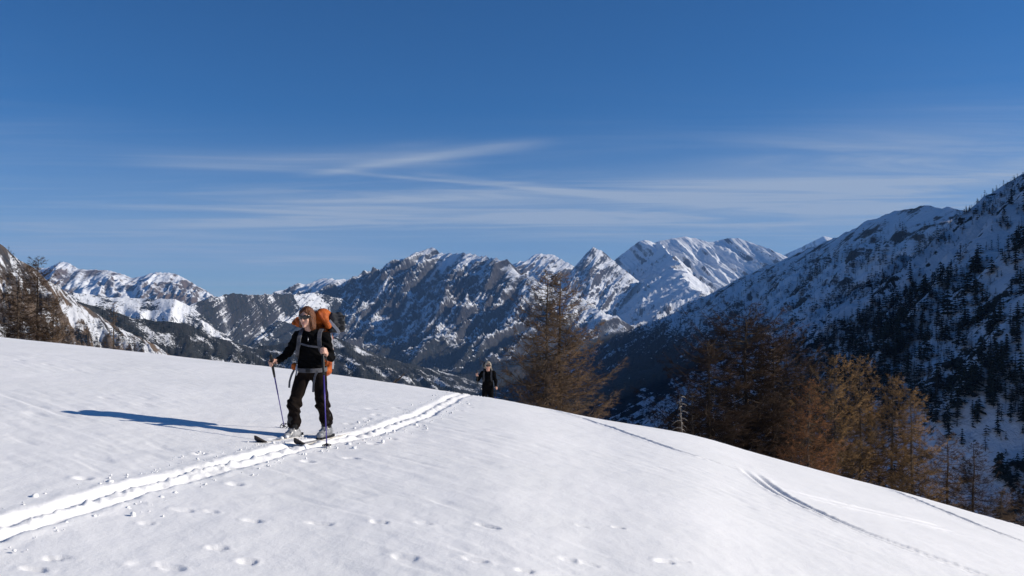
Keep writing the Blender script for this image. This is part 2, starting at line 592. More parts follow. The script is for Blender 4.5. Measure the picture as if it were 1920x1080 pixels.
# ------------------------------------------------------------------ mountains
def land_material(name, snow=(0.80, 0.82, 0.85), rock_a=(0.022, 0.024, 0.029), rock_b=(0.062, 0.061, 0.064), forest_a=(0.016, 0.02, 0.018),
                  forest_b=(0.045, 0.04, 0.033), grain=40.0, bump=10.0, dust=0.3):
    """snow, bare rock and woods; which of them covers a place is stored on the mesh (r rock, g woods, b brown grass), broken up by noise"""
    m = bpy.data.materials.new(name)
    m.use_nodes = True
    t = NT(m.node_tree)
    p = t.n['Principled BSDF']
    p.inputs['Roughness'].default_value = 0.9
    p.inputs['Specular IOR Level'].default_value = 0.05
    a = t.node('ShaderNodeAttribute', attribute_name='cover')
    s = t.node('ShaderNodeSeparateColor')
    t.l.new(a.outputs['Color'], s.inputs[0])
    geo = t.node('ShaderNodeNewGeometry')
    mp = t.node('ShaderNodeMapping')
    mp.inputs['Scale'].default_value = (1.0, 1.0, 0.42)          # stains and snow run down the fall line
    t.l.new(geo.outputs['Position'], mp.inputs['Vector'])
    pos = mp.outputs[0]
    n1 = t.noise(pos, 1.0 / grain, 7.0, 0.72)
    n2 = t.noise(pos, 3.2 / grain, 4.0, 0.7)
    n3 = t.noise(pos, 0.25 / grain, 5.0, 0.6)
    rockc = t.mix(t.ramp(n2, 0.3, 0.7), rgb(*rock_a), rgb(*rock_b))
    rockc = t.mix(t.math('MULTIPLY', s.outputs[2], t.ramp(n3, 0.3, 0.65)), rockc, rgb(0.135, 0.095, 0.062))
    fk = t.math('ADD', s.outputs[0], t.math('MULTIPLY', t.math('SUBTRACT', n1, 0.5), 1.5))
    n4 = t.noise(pos, 9.0 / grain, 3.0, 0.7)
    fk = t.math('ADD', fk, t.math('MULTIPLY', t.math('SUBTRACT', n4, 0.5), dust))
    rk = t.ramp(fk, 0.5 - 0.08 - 0.14 * dust, 0.5 + 0.08 + 0.14 * dust)
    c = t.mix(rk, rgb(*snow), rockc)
    gk = t.math('ADD', s.outputs[1], t.math('MULTIPLY', t.math('SUBTRACT', n2, 0.5), 1.7))
    gk = t.ramp(gk, 0.44, 0.56)
    forc = t.mix(t.ramp(n2, 0.35, 0.7), rgb(*forest_a), rgb(*forest_b))
    c = t.mix(gk, c, forc)
    t.l.new(c, p.inputs['Base Color'])
    b = t.node('ShaderNodeBump')
    b.inputs['Strength'].default_value = 0.6
    b.inputs['Distance'].default_value = bump
    h = t.math('ADD', n1, t.math('MULTIPLY', n2, 0.5))
    t.l.new(h, b.inputs['Height'])
    t.l.new(b.outputs[0], p.inputs['Normal'])
    return m


FAR = land_material('far_mountain_ground', grain=85.0, bump=22.0, dust=0.7)
MID = land_material('mid_mountain_ground', grain=48.0, bump=15.0, dust=1.1)
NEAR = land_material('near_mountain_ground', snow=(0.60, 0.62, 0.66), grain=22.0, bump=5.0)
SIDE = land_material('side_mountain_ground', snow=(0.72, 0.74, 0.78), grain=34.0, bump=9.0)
SURF = {}


def mountain(name, ridge, down, run, base, back=None, back_run=None, ns=360, nt=200, nb=50, seed=0, gully=60.0, gw=220.0, jag=12.0, curve=1.35,
             rough=0.12, cover=None, mat=None, label=None, bow=0.0, skew=0.0, fine=0.5, wig=0.0):
    """a ridge with a face on either side.  ridge: (px, py, distance) of its crest; down: compass direction the near face falls in;
    run: horizontal length of the face, base: its foot's height; gully / gw: depth and width of the gullies that furrow it"""
    P = np.array([at(*r) for r in ridge])
    seg = np.linalg.norm(np.diff(P[:, :2], axis=0), axis=1)
    s = np.concatenate([[0], np.cumsum(seg)])
    si = np.linspace(0, s[-1], ns)
    C = np.stack([np.interp(si, s, P[:, k]) for k in range(3)], 1)
    for k in range(2):
        c = C[:, k].copy()
        kk = max(3, ns // 30)
        ker = np.ones(kk) / kk
        C[:, k] = np.convolve(np.pad(c, (kk // 2, kk - 1 - kk // 2), mode='reflect', reflect_type='odd'), ker, 'valid')
    C[:, 2] += jag * (ridged(si / 130.0, si * 0 + seed, 4, seed + 5) - 0.45) + jag * 0.5 * fbm(si / 40.0, si * 0 + 0.5, 3, seed + 6)
    C[:, 0] += wig * fbm(si / 260.0, si * 0 + 0.3, 3, seed + 8) * np.sin(np.linspace(0, np.pi, ns))
    out = []
    for side, (dn, rn, n) in enumerate(((down, run, nt), (back or (-down[0], -down[1]), back_run or run * 0.6, nb))):
        dn = np.array(dn, float) / np.hypot(*dn)
        t = np.linspace(0, 1, n) ** 1.25
        T, S = np.meshgrid(t, si, indexing='ij')
        R = T * rn
        ang = bow * (S / s[-1] - 0.5)
        ddx = dn[0] * np.cos(ang) - dn[1] * np.sin(ang)
        ddy = dn[0] * np.sin(ang) + dn[1] * np.cos(ang)
        X = C[None, :, 0] + R * ddx
        Y = C[None, :, 1] + R * ddy
        top = np.broadcast_to(C[None, :, 2], T.shape)
        H = top - base
        Z = base + H * (1 - T) ** curve
        gs = S + skew * R
        wv = 0.5 * perlin(gs / (gw * 3), R / (gw * 3), seed + 11) * gw
        G = ridged((gs + wv) / gw, R / (gw * 4.5) + seed, 5, seed, 0.5) - 0.42
        G2 = ridged((gs + wv) / (gw * 0.28), R / (gw * 1.7), 4, seed + 31, 0.5) - 0.42
        G3 = fbm(X / (gw * 0.12), Y / (gw * 0.12), 4, seed + 41, 0.6)
        env = np.clip(T * rn / (gw * 1.2), 0, 1) * (1 - 0.65 * T)
        Z = Z + gully * env * (G * 1.6 + G2 * fine + G3 * rough) * np.clip(H / 250.0, 0.2, 1.2)
        Z = np.minimum(Z, np.maximum(top + 0.1 * R * 0, top))
        out.append((X, Y, Z, T, S))
    verts, faces, cov = [], [], []
    off = 0
    for side, (X, Y, Z, T, S) in enumerate(out):
        v = np.stack([X, Y, Z], -1)
        du = np.gradient(v, axis=1)
        dv = np.gradient(v, axis=0)
        nrm = np.cross(du, dv)
        nrm /= np.linalg.norm(nrm, axis=-1, keepdims=True) + 1e-9
        if nrm[..., 2].mean() < 0:
            nrm = -nrm
            f = grid_faces(*T.shape, off=off)[:, ::-1]
        else:
            f = grid_faces(*T.shape, off=off)
        c3 = cover(X, Y, Z, T, S / s[-1], nrm) if cover else np.zeros(T.shape + (3,))
        if side == 0:
            SURF[name] = dict(v=v, n=nrm, T=T, S=S / s[-1], cover=c3)
        verts.append(v.reshape(-1, 3))
        faces.append(f)
        cov.append(np.clip(c3, 0, 1).reshape(-1, 3))
        off += T.size
    me = mesh_np(name, np.concatenate(verts), np.concatenate(faces))
    attr(me, 'cover', np.concatenate(cov))
    o = link(name, me, mat or MID)
    tag(o, label, 'mountain', kind='structure')
    return o


def stack3(r, g, b):
    return np.stack(np.broadcast_arrays(r, g, b), -1).astype(float)


def steep(n):
    return 1 - n[..., 2]


# far snowy range on the left
def cov_far_left(X, Y, Z, T, S, n):
    k = fbm(X / 420, Y / 300, 4, 201)
    rock = 0.42 + 1.1 * (steep(n) - 0.22) + 0.6 * k + 0.5 * perlin(S * 60, T * 3, 203) + 0.2 * sstep(0.55, 0.9, S)
    return stack3(rock, 0.0 * k, 0.9 + 0 * k)


mountain('far_left_range', [(-140, 505, 9600), (20, 500, 9400), (87, 503, 9200), (105, 496, 9200), (122, 491, 9200), (132, 495, 9100), (147, 504, 9000), (162, 506, 9000),
         (195, 506, 9000), (217, 510, 9000), (232, 515, 8900), (250, 522, 8900), (267, 519, 8900), (282, 514, 8900), (295, 510, 8900), (312, 511, 8800),
         (327, 512, 8800), (345, 521, 8700), (362, 531, 8600), (382, 542, 8500), (402, 555, 8400), (440, 575, 8200)],
         (0.25, -1), 2600, -150, seed=3, gully=75, gw=330, jag=14, ns=320, nt=110, nb=12, cover=cov_far_left, mat=FAR, curve=1.2,
         label='far snowy range with brown streaks at the left horizon')


# peaks behind the main massif
def cov_alpine(k0=0.0, sl=0.3, brown=0.25):
    def f(X, Y, Z, T, S, n):
        k = 0.5 * fbm(X / 260, Y / 260, 4, 211) + 0.6 * fbm(S * 16, T * 5, 4, 212, 0.6)
        rock = k0 + 1.7 * (steep(n) - sl) + 0.55 * k
        wood = sstep(-120, -330, Z + 130 * k) * 0.85
        return stack3(rock, wood, brown + 0 * k)
    return f


mountain('far_small_peak', [(900, 520, 9600), (957, 496, 9400), (976, 491, 9400), (992, 488, 9300), (998, 479, 9300), (1011, 476, 9300), (1024, 477, 9300), (1038, 478, 9300),
         (1052, 486, 9200), (1076, 500, 9100), (1110, 530, 8900)], (-0.55, -1), 1900, -200, seed=14, gully=95, gw=300, jag=22, ns=190, nt=90, nb=12,
         cover=cov_alpine(0.42, 0.3), mat=FAR, label='small rocky snow peak behind the larch')
mountain('pyramid_peak', [(1040, 548, 8700), (1066, 516, 8600), (1079, 500, 8600), (1100, 474, 8600), (1113, 463, 8600), (1126, 469, 8600), (1144, 483, 8600), (1168, 503, 8500),
         (1200, 530, 8400)], (-0.5, -1), 1900, -330, seed=23, gully=90, gw=330, jag=14, ns=210, nt=130, nb=12, cover=cov_alpine(0.46, 0.3), mat=FAR,
         label='dark pyramid shaped peak between two snowy mountains')


def cov_bright(X, Y, Z, T, S, n):
    k = fbm(X / 300, Y / 300, 4, 221)
    rock = 0.12 + 1.5 * (steep(n) - 0.34) + 0.5 * k + 0.25 * sstep(0.10, 0.0, T)
    wood = sstep(-180, -330, Z + 120 * k) * 0.9
    return stack3(rock, wood, 0.35 + 0 * k)


mountain('bright_snow_mountain', [(1140, 500, 9700), (1157, 484, 9600), (1175, 471, 9600), (1197, 454, 9500), (1208, 449, 9500), (1228, 455, 9500), (1247, 450, 9500), (1266, 447, 9500),
         (1287, 444, 9500), (1305, 447, 9500), (1326, 454, 9400), (1340, 453, 9400), (1353, 450, 9400), (1370, 446, 9300), (1384, 447, 9300), (1408, 455, 9200),
         (1442, 466, 9000), (1473, 481, 8900), (1520, 505, 8700)], (0.3, -1), 3000, -330, seed=34, gully=95, gw=420, jag=12, ns=320, nt=150, nb=12, cover=cov_bright,
         mat=FAR, label='broad snow mountain with sunlit right faces')
mountain('bright_snow_mountain_spur', [(1236, 454, 9450), (1244, 460, 9200), (1252, 474, 8900), (1262, 490, 8500), (1275, 508, 8100), (1292, 526, 7700), (1315, 548, 7300),
         (1330, 575, 6900), (1330, 610, 6500)], (-1, -0.45), 1500, -380, back=(1, -0.25), back_run=1100, seed=45, gully=95, gw=240, jag=26, wig=170, rough=0.35, ns=180, nt=100, nb=80,
         cover=cov_bright, mat=FAR, label='spur of the snow mountain dividing shade from sunlight')
mountain('distant_right_peak', [(1440, 490, 14500), (1473, 477, 14300), (1500, 465, 14200), (1530, 450, 14000), (1545, 443, 14000), (1560, 446, 14000), (1600, 465, 13800)],
         (0.1, -1), 2500, -100, seed=52, gully=70, gw=500, jag=10, ns=140, nt=70, nb=12, cover=cov_bright, mat=FAR, label='tiny distant snow peak in the gap at right')


# the main massif
def cov_massif(X, Y, Z, T, S, n):
    k = 0.45 * fbm(X / 200, Y / 200, 5, 231, 0.6) + 0.75 * fbm(S * 42 + 0.6 * perlin(S * 9, T * 4, 7), T * 7, 5, 233, 0.6)
    k2 = fbm(X / 700, Y / 700, 3, 232)
    rock = 0.47 + 1.4 * (steep(n) - 0.36) + 0.6 * k + 0.25 * k2
    wood = sstep(20, -320, Z + 260 * k + 120 * k2) * 0.8
    return stack3(rock, wood, 0.1 + 0 * k)


mountain('main_massif', [(500, 560, 8000), (529, 547, 7900), (575, 538, 7700), (610, 522, 7500), (628, 527, 7450), (650, 525, 7400), (672, 526, 7300), (688, 513, 7200),
         (710, 513, 7100), (737, 497, 7000), (751, 495, 6950), (770, 483, 6850), (788, 472, 6800), (800, 470, 6750), (810, 464, 6700), (826, 475, 6650), (849, 475, 6550), (877, 477, 6450),
         (890, 484, 6400), (899, 479, 6350), (922, 484, 6250), (949, 491, 6100), (962, 502, 6050), (970, 514, 6000), (997, 522, 5900), (1021, 536, 5800), (1052, 545, 5700),
         (1083, 557, 5600), (1110, 577, 5500), (1134, 588, 5400), (1158, 598, 5300), (1174, 618, 5250), (1200, 660, 5100)],
         (-0.75, -0.66), 1900, -500, seed=61, gully=165, gw=330, jag=42, ns=560, nt=215, nb=20, curve=1.3, rough=0.13, cover=cov_massif, mat=MID, skew=-0.4, fine=0.9,
         label='craggy shaded main massif with snow speckled rock')


def cov_wooded(X, Y, Z, T, S, n):
    k = fbm(X / 170, Y / 170, 5, 241, 0.6)
    return stack3(0.25 + 1.1 * (steep(n) - 0.25) + 0.4 * k, 0.56 + 0.75 * k + 0.22 * T, 0.15 + 0 * k)


mountain('wooded_shoulder', [(330, 590, 5000), (355, 573, 5100), (390, 560, 5200), (412, 554, 5300), (437, 551, 5400), (460, 552, 5500), (480, 554, 5600), (520, 552, 5800), (560, 553, 6000),
         (590, 548, 6100), (640, 560, 6200), (700, 600, 6200)], (-0.25, -1), 1700, -480, seed=72, gully=85, gw=330, jag=12, ns=270, nt=110, nb=12, cover=cov_wooded, mat=MID,
         label='dark wooded shoulder left of the main massif')


def cov_plateau(X, Y, Z, T, S, n):
    k = fbm(X / 160, Y / 160, 5, 251, 0.6)
    return stack3(0.16 + 0.65 * k, 0.34 + 0.85 * k + 0.55 * sstep(0.25, 0.6, T + 0.15 * k), 0.6 + 0 * k)


mountain('snowy_plateau', [(-120, 530, 3900), (60, 545, 4000), (170, 552, 4200), (215, 558, 4250), (260, 559, 4300), (330, 562, 4300), (350, 569, 4350), (372, 585, 4300), (400, 610, 4250), (440, 640, 4200),
         (480, 665, 4100)], (0.35, -1), 1500, -420, seed=83, gully=40, gw=260, jag=7, ns=260, nt=110, nb=12, cover=cov_plateau, mat=MID, curve=1.1,
         label='snowy plateau dotted with larches at the left')


def cov_dark_wood(X, Y, Z, T, S, n):
    k = fbm(X / 90, Y / 90, 5, 261, 0.6)
    return stack3(0.2 + 0.6 * k, 0.78 + 0.8 * k, 0.5 + 0 * k)


mountain('dark_wooded_ridge', [(-60, 545, 2200), (150, 566, 2300), (187, 576, 2400), (250, 596, 2500), (310, 604, 2600), (350, 606, 2700), (400, 630, 2800), (475, 652, 3000), (560, 640, 3200),
         (600, 634, 3250), (630, 633, 3300), (674, 651, 3400), (722, 670, 3500), (794, 688, 3700), (869, 707, 4000), (960, 738, 4300)], (0.45, -1), 1300, -480,
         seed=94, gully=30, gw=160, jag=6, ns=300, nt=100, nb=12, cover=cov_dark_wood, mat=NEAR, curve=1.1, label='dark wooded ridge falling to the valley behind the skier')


# near left flank: rust coloured grass and scree with snow chutes, in the sun
def cov_left(X, Y, Z, T, S, n):
    k = fbm(X / 55, Y / 55, 5, 271, 0.6)
    chute = fbm(S * 26, T * 2.0, 3, 272)
    strip = np.exp(-((T - 0.075 - 0.05 * S) / 0.035) ** 2) * sstep(0.42, 0.55, S)
    rock = 0.62 + 0.75 * k + 0.5 * chute + 0.5 * (steep(n) - 0.3) - 1.1 * strip
    wood = -0.1 + 0.7 * k + 0.75 * sstep(0.3, 0.75, T + 0.3 * chute) * sstep(0.1, 0.35, S)
    return stack3(rock, wood, 1.0 + 0 * k)


mountain('left_flank', [(-500, 250, 1000), (-220, 350, 1150), (-60, 430, 1300), (0, 459, 1400), (12, 465, 1420), (30, 481, 1450), (50, 494, 1480), (72, 510, 1520), (87, 522, 1550), (110, 536, 1600), (122, 546, 1620), (140, 560, 1660),
         (160, 576, 1700), (187, 592, 1760), (215, 610, 1830), (250, 627, 1900), (282, 641, 1980), (312, 662, 2060), (327, 669, 2100), (380, 700, 2250)], (0.6, -0.8), 700, -330,
         seed=105, gully=26, gw=95, jag=6, fine=0.6, rough=0.15, ns=320, nt=140, nb=12, cover=cov_left, mat=NEAR, curve=1.05, label='sunlit left flank of rusty grass and snow chutes')


# right flank of the valley, in shade
def cov_right(X, Y, Z, T, S, n):
    k = fbm(X / 120, Y / 120, 5, 281, 0.6)
    rock = 0.22 + 0.65 * k + 1.2 * (steep(n) - 0.30) + 0.35 * sstep(0.22, 0.05, T) * sstep(0.75, 0.35, S)
    wood = 0.26 + 0.5 * k + 0.55 * sstep(60, -170, Z + 60 * k)
    return stack3(rock, wood, 0.45 + 0 * k)


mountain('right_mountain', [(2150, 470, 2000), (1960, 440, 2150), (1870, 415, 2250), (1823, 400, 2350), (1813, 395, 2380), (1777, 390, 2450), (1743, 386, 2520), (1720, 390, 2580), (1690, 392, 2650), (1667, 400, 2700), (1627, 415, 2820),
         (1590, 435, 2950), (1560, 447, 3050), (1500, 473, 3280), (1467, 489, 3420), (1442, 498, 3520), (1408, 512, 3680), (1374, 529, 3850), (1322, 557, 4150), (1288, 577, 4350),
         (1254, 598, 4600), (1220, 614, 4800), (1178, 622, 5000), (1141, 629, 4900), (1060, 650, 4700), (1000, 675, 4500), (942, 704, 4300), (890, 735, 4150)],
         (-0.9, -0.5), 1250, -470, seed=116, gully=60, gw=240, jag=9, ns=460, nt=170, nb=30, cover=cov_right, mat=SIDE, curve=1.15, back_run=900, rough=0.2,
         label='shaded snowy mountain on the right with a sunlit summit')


def cov_near_right(X, Y, Z, T, S, n):
    k = fbm(X / 42, Y / 42, 5, 291, 0.6)
    rock = 0.05 + 0.5 * k + 1.0 * (steep(n) - 0.36) + 0.5 * sstep(0.06, 0.0, T)
    wood = 0.27 + 0.6 * k + 1.0 * sstep(0.50, 0.66, S + 0.05 * k) + 0.4 * k * sstep(0.5, 0.6, S) + 0.3 * sstep(0.45, 0.85, T) * (0.3 + k)
    return stack3(rock, wood, 0.4 + 0 * k)


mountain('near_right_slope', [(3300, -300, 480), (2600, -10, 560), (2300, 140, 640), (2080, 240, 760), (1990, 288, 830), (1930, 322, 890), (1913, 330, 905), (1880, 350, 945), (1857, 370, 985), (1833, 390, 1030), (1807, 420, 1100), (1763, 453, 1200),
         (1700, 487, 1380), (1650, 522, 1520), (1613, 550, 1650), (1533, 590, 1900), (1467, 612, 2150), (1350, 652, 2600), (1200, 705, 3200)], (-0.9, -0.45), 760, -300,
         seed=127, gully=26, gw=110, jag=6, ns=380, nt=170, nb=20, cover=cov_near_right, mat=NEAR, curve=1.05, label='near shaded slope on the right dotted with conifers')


# valley floor, out to the horizon
vr = np.concatenate([np.linspace(0, 9000, 60), np.geomspace(9500, 16500, 8)])
va = np.linspace(0, 2 * np.pi, 97)
VR, VA = np.meshgrid(vr, va, indexing='ij')
vx, vy = VR * np.cos(VA), VR * np.sin(VA)
vz = -455 + 18 * fbm(vx / 900, vy / 900, 3, 7) - 0.004 * np.clip(VR - 9000, 0, None)
me = mesh_np('valley_floor', np.stack([vx.ravel(), vy.ravel(), vz.ravel()], 1), grid_faces(*VR.shape)[:, ::-1])
kk = fbm(vx / 500, vy / 500, 4, 9)
attr(me, 'cover', np.clip(stack3(0.1 + 0 * kk, 0.5 + 0.9 * kk, 0.5 + 0 * kk), 0, 1).reshape(-1, 3))
tag(link('valley_floor', me, MID), 'dark wooded valley floor with snow patches', 'valley', kind='structure')


# ------------------------------------------------------------------ the air of the valley
hv = np.array([[x, y, z] for z in (-640.0, 1360.0) for y in (-17000.0, 18000.0) for x in (-17500.0, 17500.0)])
hf = np.array([[0, 2, 3, 1], [4, 5, 7, 6], [0, 1, 5, 4], [2, 6, 7, 3], [0, 4, 6, 2], [1, 3, 7, 5]])
hm = bpy.data.materials.new('haze')
hm.use_nodes = True
t = NT(hm.node_tree)
for n in list(t.n):
    t.n.remove(n)
pv = t.node('ShaderNodeVolumePrincipled')
pv.inputs['Color'].default_value = rgb(0.25, 0.50, 1.0)
pv.inputs['Density'].default_value = 3.4e-5
ho = t.node('ShaderNodeOutputMaterial')
t.l.new(pv.outputs[0], ho.inputs['Volume'])
tag(link('haze', mesh_np('haze', hv, hf, False), hm), 'thin blue haze over the valley', 'haze', kind='stuff')

# ------------------------------------------------------------------ trees
BARK = material('larch_bark', (0.07, 0.055, 0.045), 0.95, 0.05, noise=(9.0, (0.035, 0.028, 0.024), (0.12, 0.095, 0.075)), bump=(14.0, 0.8, 0.03))
LIMB = material('larch_limb', (0.075, 0.055, 0.042), 0.95, 0.05, noise=(3.0, (0.04, 0.03, 0.024), (0.13, 0.10, 0.075)))
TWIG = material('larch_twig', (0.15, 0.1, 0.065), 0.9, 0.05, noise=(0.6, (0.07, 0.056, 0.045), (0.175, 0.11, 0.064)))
TWIG_GOLD_LIT = material('larch_twig_gold_lit', (0.24, 0.15, 0.07), 0.9, 0.05, noise=(0.5, (0.10, 0.07, 0.045), (0.32, 0.19, 0.08)))  # golden twigs, brightened: sunlight on the lit group is put into the colour
TWIG_DARK = material('larch_twig_dark', (0.10, 0.06, 0.035), 0.9, 0.05, noise=(0.6, (0.02, 0.016, 0.014), (0.062, 0.038, 0.025)))  # dark brown twigs; the right clump's shade is put into this colour too
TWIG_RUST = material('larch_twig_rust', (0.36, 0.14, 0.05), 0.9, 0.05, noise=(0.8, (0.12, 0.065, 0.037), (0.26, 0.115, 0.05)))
DEADWOOD = material('dead_wood', (0.34, 0.31, 0.28), 0.9, 0.05, noise=(6.0, (0.12, 0.105, 0.09), (0.3, 0.27, 0.24)))


class Tubes:
    """collects tapered tubes; every tube is a chain of points with radii"""
    def __init__(self):
        self.v, self.f, self.m, self.n = [], [], [], 0

    def add(self, pts, rad, sides=3, mat=0, pointed=True):
        pts = np.asarray(pts, float)
        rad = np.asarray(rad, float)
        n = len(pts)
        d = np.gradient(pts, axis=0)
        d /= np.linalg.norm(d, axis=1, keepdims=True) + 1e-12
        ref = np.where(np.abs(d[:, 2:3]) > 0.9, np.array([[1.0, 0, 0]]), np.array([[0, 0, 1.0]]))
        a = np.cross(d, ref)
        a /= np.linalg.norm(a, axis=1, keepdims=True)
        b = np.cross(d, a)
        th = np.arange(sides) * 2 * np.pi / sides
        ring = pts[:, None] + rad[:, None, None] * (np.cos(th)[None, :, None] * a[:, None] + np.sin(th)[None, :, None] * b[:, None])
        k = n - 1 if pointed else n
        vv = ring[:k].reshape(-1, 3)
        base = self.n
        idx = np.arange(k * sides).reshape(k, sides) + base
        nx = np.roll(idx, -1, axis=1)
        if k > 1:
            q1 = np.stack([idx[:-1], nx[:-1], nx[1:]], -1).reshape(-1, 3)
            q2 = np.stack([idx[:-1], nx[1:], idx[1:]], -1).reshape(-1, 3)
            self.f += [q1, q2]
            self.m += [np.full(len(q1) * 2, mat)]
        if pointed:
            vv = np.concatenate([vv, pts[-1:]])
            tip = base + k * sides
            self.f.append(np.stack([idx[-1], nx[-1], np.full(sides, tip)], -1))
            self.m.append(np.full(sides, mat))
        self.v.append(vv)
        self.n += len(vv)

    def mesh(self, name, mats):
        me = mesh_np(name, np.concatenate(self.v), np.concatenate(self.f))
        for m in mats:
            me.materials.append(m)
        me.polygons.foreach_set('material_index', np.concatenate(self.m).astype(np.int32))
        return me


def cones(tb, base, tip, r, mat):
    """many pointed three-sided twigs at once: base, tip (n,3)"""
    n = len(base)
    d = tip - base
    d /= np.linalg.norm(d, axis=1, keepdims=True) + 1e-9
    a = np.cross(d, np.array([0.31, 0.17, 0.93]))
    a /= np.linalg.norm(a, axis=1, keepdims=True) + 1e-9
    b = np.cross(d, a)
    v = np.empty((n, 4, 3))
    for k in range(3):
        th = k * 2 * np.pi / 3
        v[:, k] = base + r[:, None] * (math.cos(th) * a + math.sin(th) * b)
    v[:, 3] = tip
    i = np.arange(n)[:, None] * 4 + tb.n
    f = np.concatenate([i + np.array([[0, 1, 3]]), i + np.array([[1, 2, 3]]), i + np.array([[2, 0, 3]])])
    tb.v.append(v.reshape(-1, 3))
    tb.f.append(f)
    tb.m.append(np.full(len(f), mat))
    tb.n += n * 4


def larch(seed, H, spread, nb=95, twigs=1.0, low=0.06, lean=0.0, spike=0.8, droop=0.16):
    """a bare winter larch: trunk mesh and crown mesh (limbs and twigs)"""
    r = np.random.RandomState(seed)
    tz = np.linspace(0, 1, 16)
    wob = np.stack([fbm(tz * 3, tz * 0 + seed, 2, seed) * 0.012 * H + lean * H * tz ** 1.5, fbm(tz * 3, tz * 0 + seed + 9, 2, seed + 3) * 0.012 * H, tz * H], 1)
    r0 = 0.0125 * H
    tr = Tubes()
    rad = r0 * (1 - tz) ** 0.85 + 0.012
    rad[0] *= 1.35
    tr.add(wob, rad, 9)
    cr = Tubes()
    for i in range(nb):
        h = low + (0.985 - low) * ((i + r.rand()) / nb) ** 0.92
        az = i * 2.399 + r.normal(0, 0.5)
        L = spread * ((1 - h) ** spike * 0.95 + 0.05) * r.uniform(0.55, 1.15)
        if h < 0.15:
            L *= 0.8
        L = max(L, 0.03 * H)
        p0 = np.array([np.interp(h, tz, wob[:, k]) for k in range(3)])
        n = 7
        t = np.linspace(0, 1, n)
        el = r.uniform(-0.12, 0.2) + 0.45 * sstep(0.6, 1.0, h)
        dirh = np.array([math.cos(az), math.sin(az), 0])
        side = np.array([-dirh[1], dirh[0], 0])
        bend = r.normal(0, 0.16)
        pts = p0 + np.outer(t * L, dirh) + np.outer(bend * L * t ** 2, side)
        pts[:, 2] += L * (el * t - droop * np.sin(np.pi * t * 0.9) + 0.30 * t ** 3)
        pts[1:] += r.normal(0, 0.016 * L, (n - 1, 3))
        br = 0.0095 * L + 0.006
        cr.add(pts, br * (1 - t) ** 0.8 + 0.004, 4, 0)
        # side shoots
        ns = int(max(6, L * 8.5 * twigs))
        ts = np.sort(r.uniform(0.12, 1.0, ns))
        B = np.stack([np.interp(ts, t, pts[:, k]) for k in range(3)], 1)
        sgn = r.choice([-1, 1], ns)
        l2 = L * 0.30 * (1.1 - 0.75 * ts) * r.uniform(0.4, 1.2, ns) + 0.12
        D = dirh[None] * r.uniform(0.35, 0.9, ns)[:, None] + side[None] * (sgn * r.uniform(0.4, 1.0, ns))[:, None]
        D = D + np.array([0, 0, 1.0]) * r.normal(0.10, 0.38, ns)[:, None]
        D /= np.linalg.norm(D, axis=1, keepdims=True)
        mid = B + D * l2[:, None] * 0.5 + np.array([0, 0, -0.04])
        tip = B + D * l2[:, None] + np.stack([r.normal(0, 0.05, ns), r.normal(0, 0.05, ns), 0.10 * l2], 1)
        cones(cr, B, mid + (mid - B) * 0.25, np.full(ns, 0.012), 1)
        cones(cr, mid, tip, np.full(ns, 0.010), 1)
        # fine twigs
        k3 = 8
        q = np.repeat(np.arange(ns), k3)
        tt = r.uniform(0.15, 1.0, len(q))
        Bq = np.where((tt < 0.5)[:, None], B[q] + (mid[q] - B[q]) * (tt * 2)[:, None], mid[q] + (tip[q] - mid[q]) * (tt * 2 - 1)[:, None])
        D3 = D[q] * 0.7 + r.normal(0, 0.6, (len(q), 3)) + np.array([0, 0, 0.12])
        D3 /= np.linalg.norm(D3, axis=1, keepdims=True)
        cones(cr, Bq, Bq + D3 * (l2[q] * r.uniform(0.2, 0.55, len(q)) + 0.08)[:, None], np.full(len(q), 0.0082), 1)
    return tr, cr


def plant_tree(name, src, px, top, d, label, cat='tree', group=None, rz=0.0, h0=10.0, twig=None, wide=1.0, sink=0.25):
    """stand a tree so that its top reaches a given height; src = (trunk mesh, crown mesh) of height h0"""
    x = (px - 960) / F * d
    zg = float(hill(x, d)) - sink
    ht = EYE + (HY - top) / F * d - zg
    o = empty(name, (x, d, zg), rz)
    s = ht / h0
    o.scale = (s * wide, s * wide, s)
    tag(o, label, cat, group)
    trunk = link('trunk', src[0], None, o)
    cm = src[1]
    crown = link('crown', cm, None, o)
    if twig is not None:
        crown.material_slots[1].link = 'OBJECT'
        crown.material_slots[1].material = twig
    return o


LARCHES = []
for sd, sp, nb, spk, lean in ((11, 3.9, 105, 0.55, 0.01), (12, 3.7, 100, 0.6, -0.01), (13, 4.6, 120, 0.45, 0.0), (15, 3.6, 95, 0.62, 0.02)):
    tr, cr = larch(sd, 10.0, sp, nb, 1.0, 0.07, lean, spk)
    LARCHES.append((tr.mesh('larch_trunk', [BARK]), cr.mesh('larch_crown', [LIMB, TWIG])))
tr, cr = larch(21, 10.0, 2.6, 46, 0.75, 0.1, 0.0, 0.8)
SAPLING = (tr.mesh('sapling_trunk', [BARK]), cr.mesh('sapling_crown', [LIMB, TWIG]))

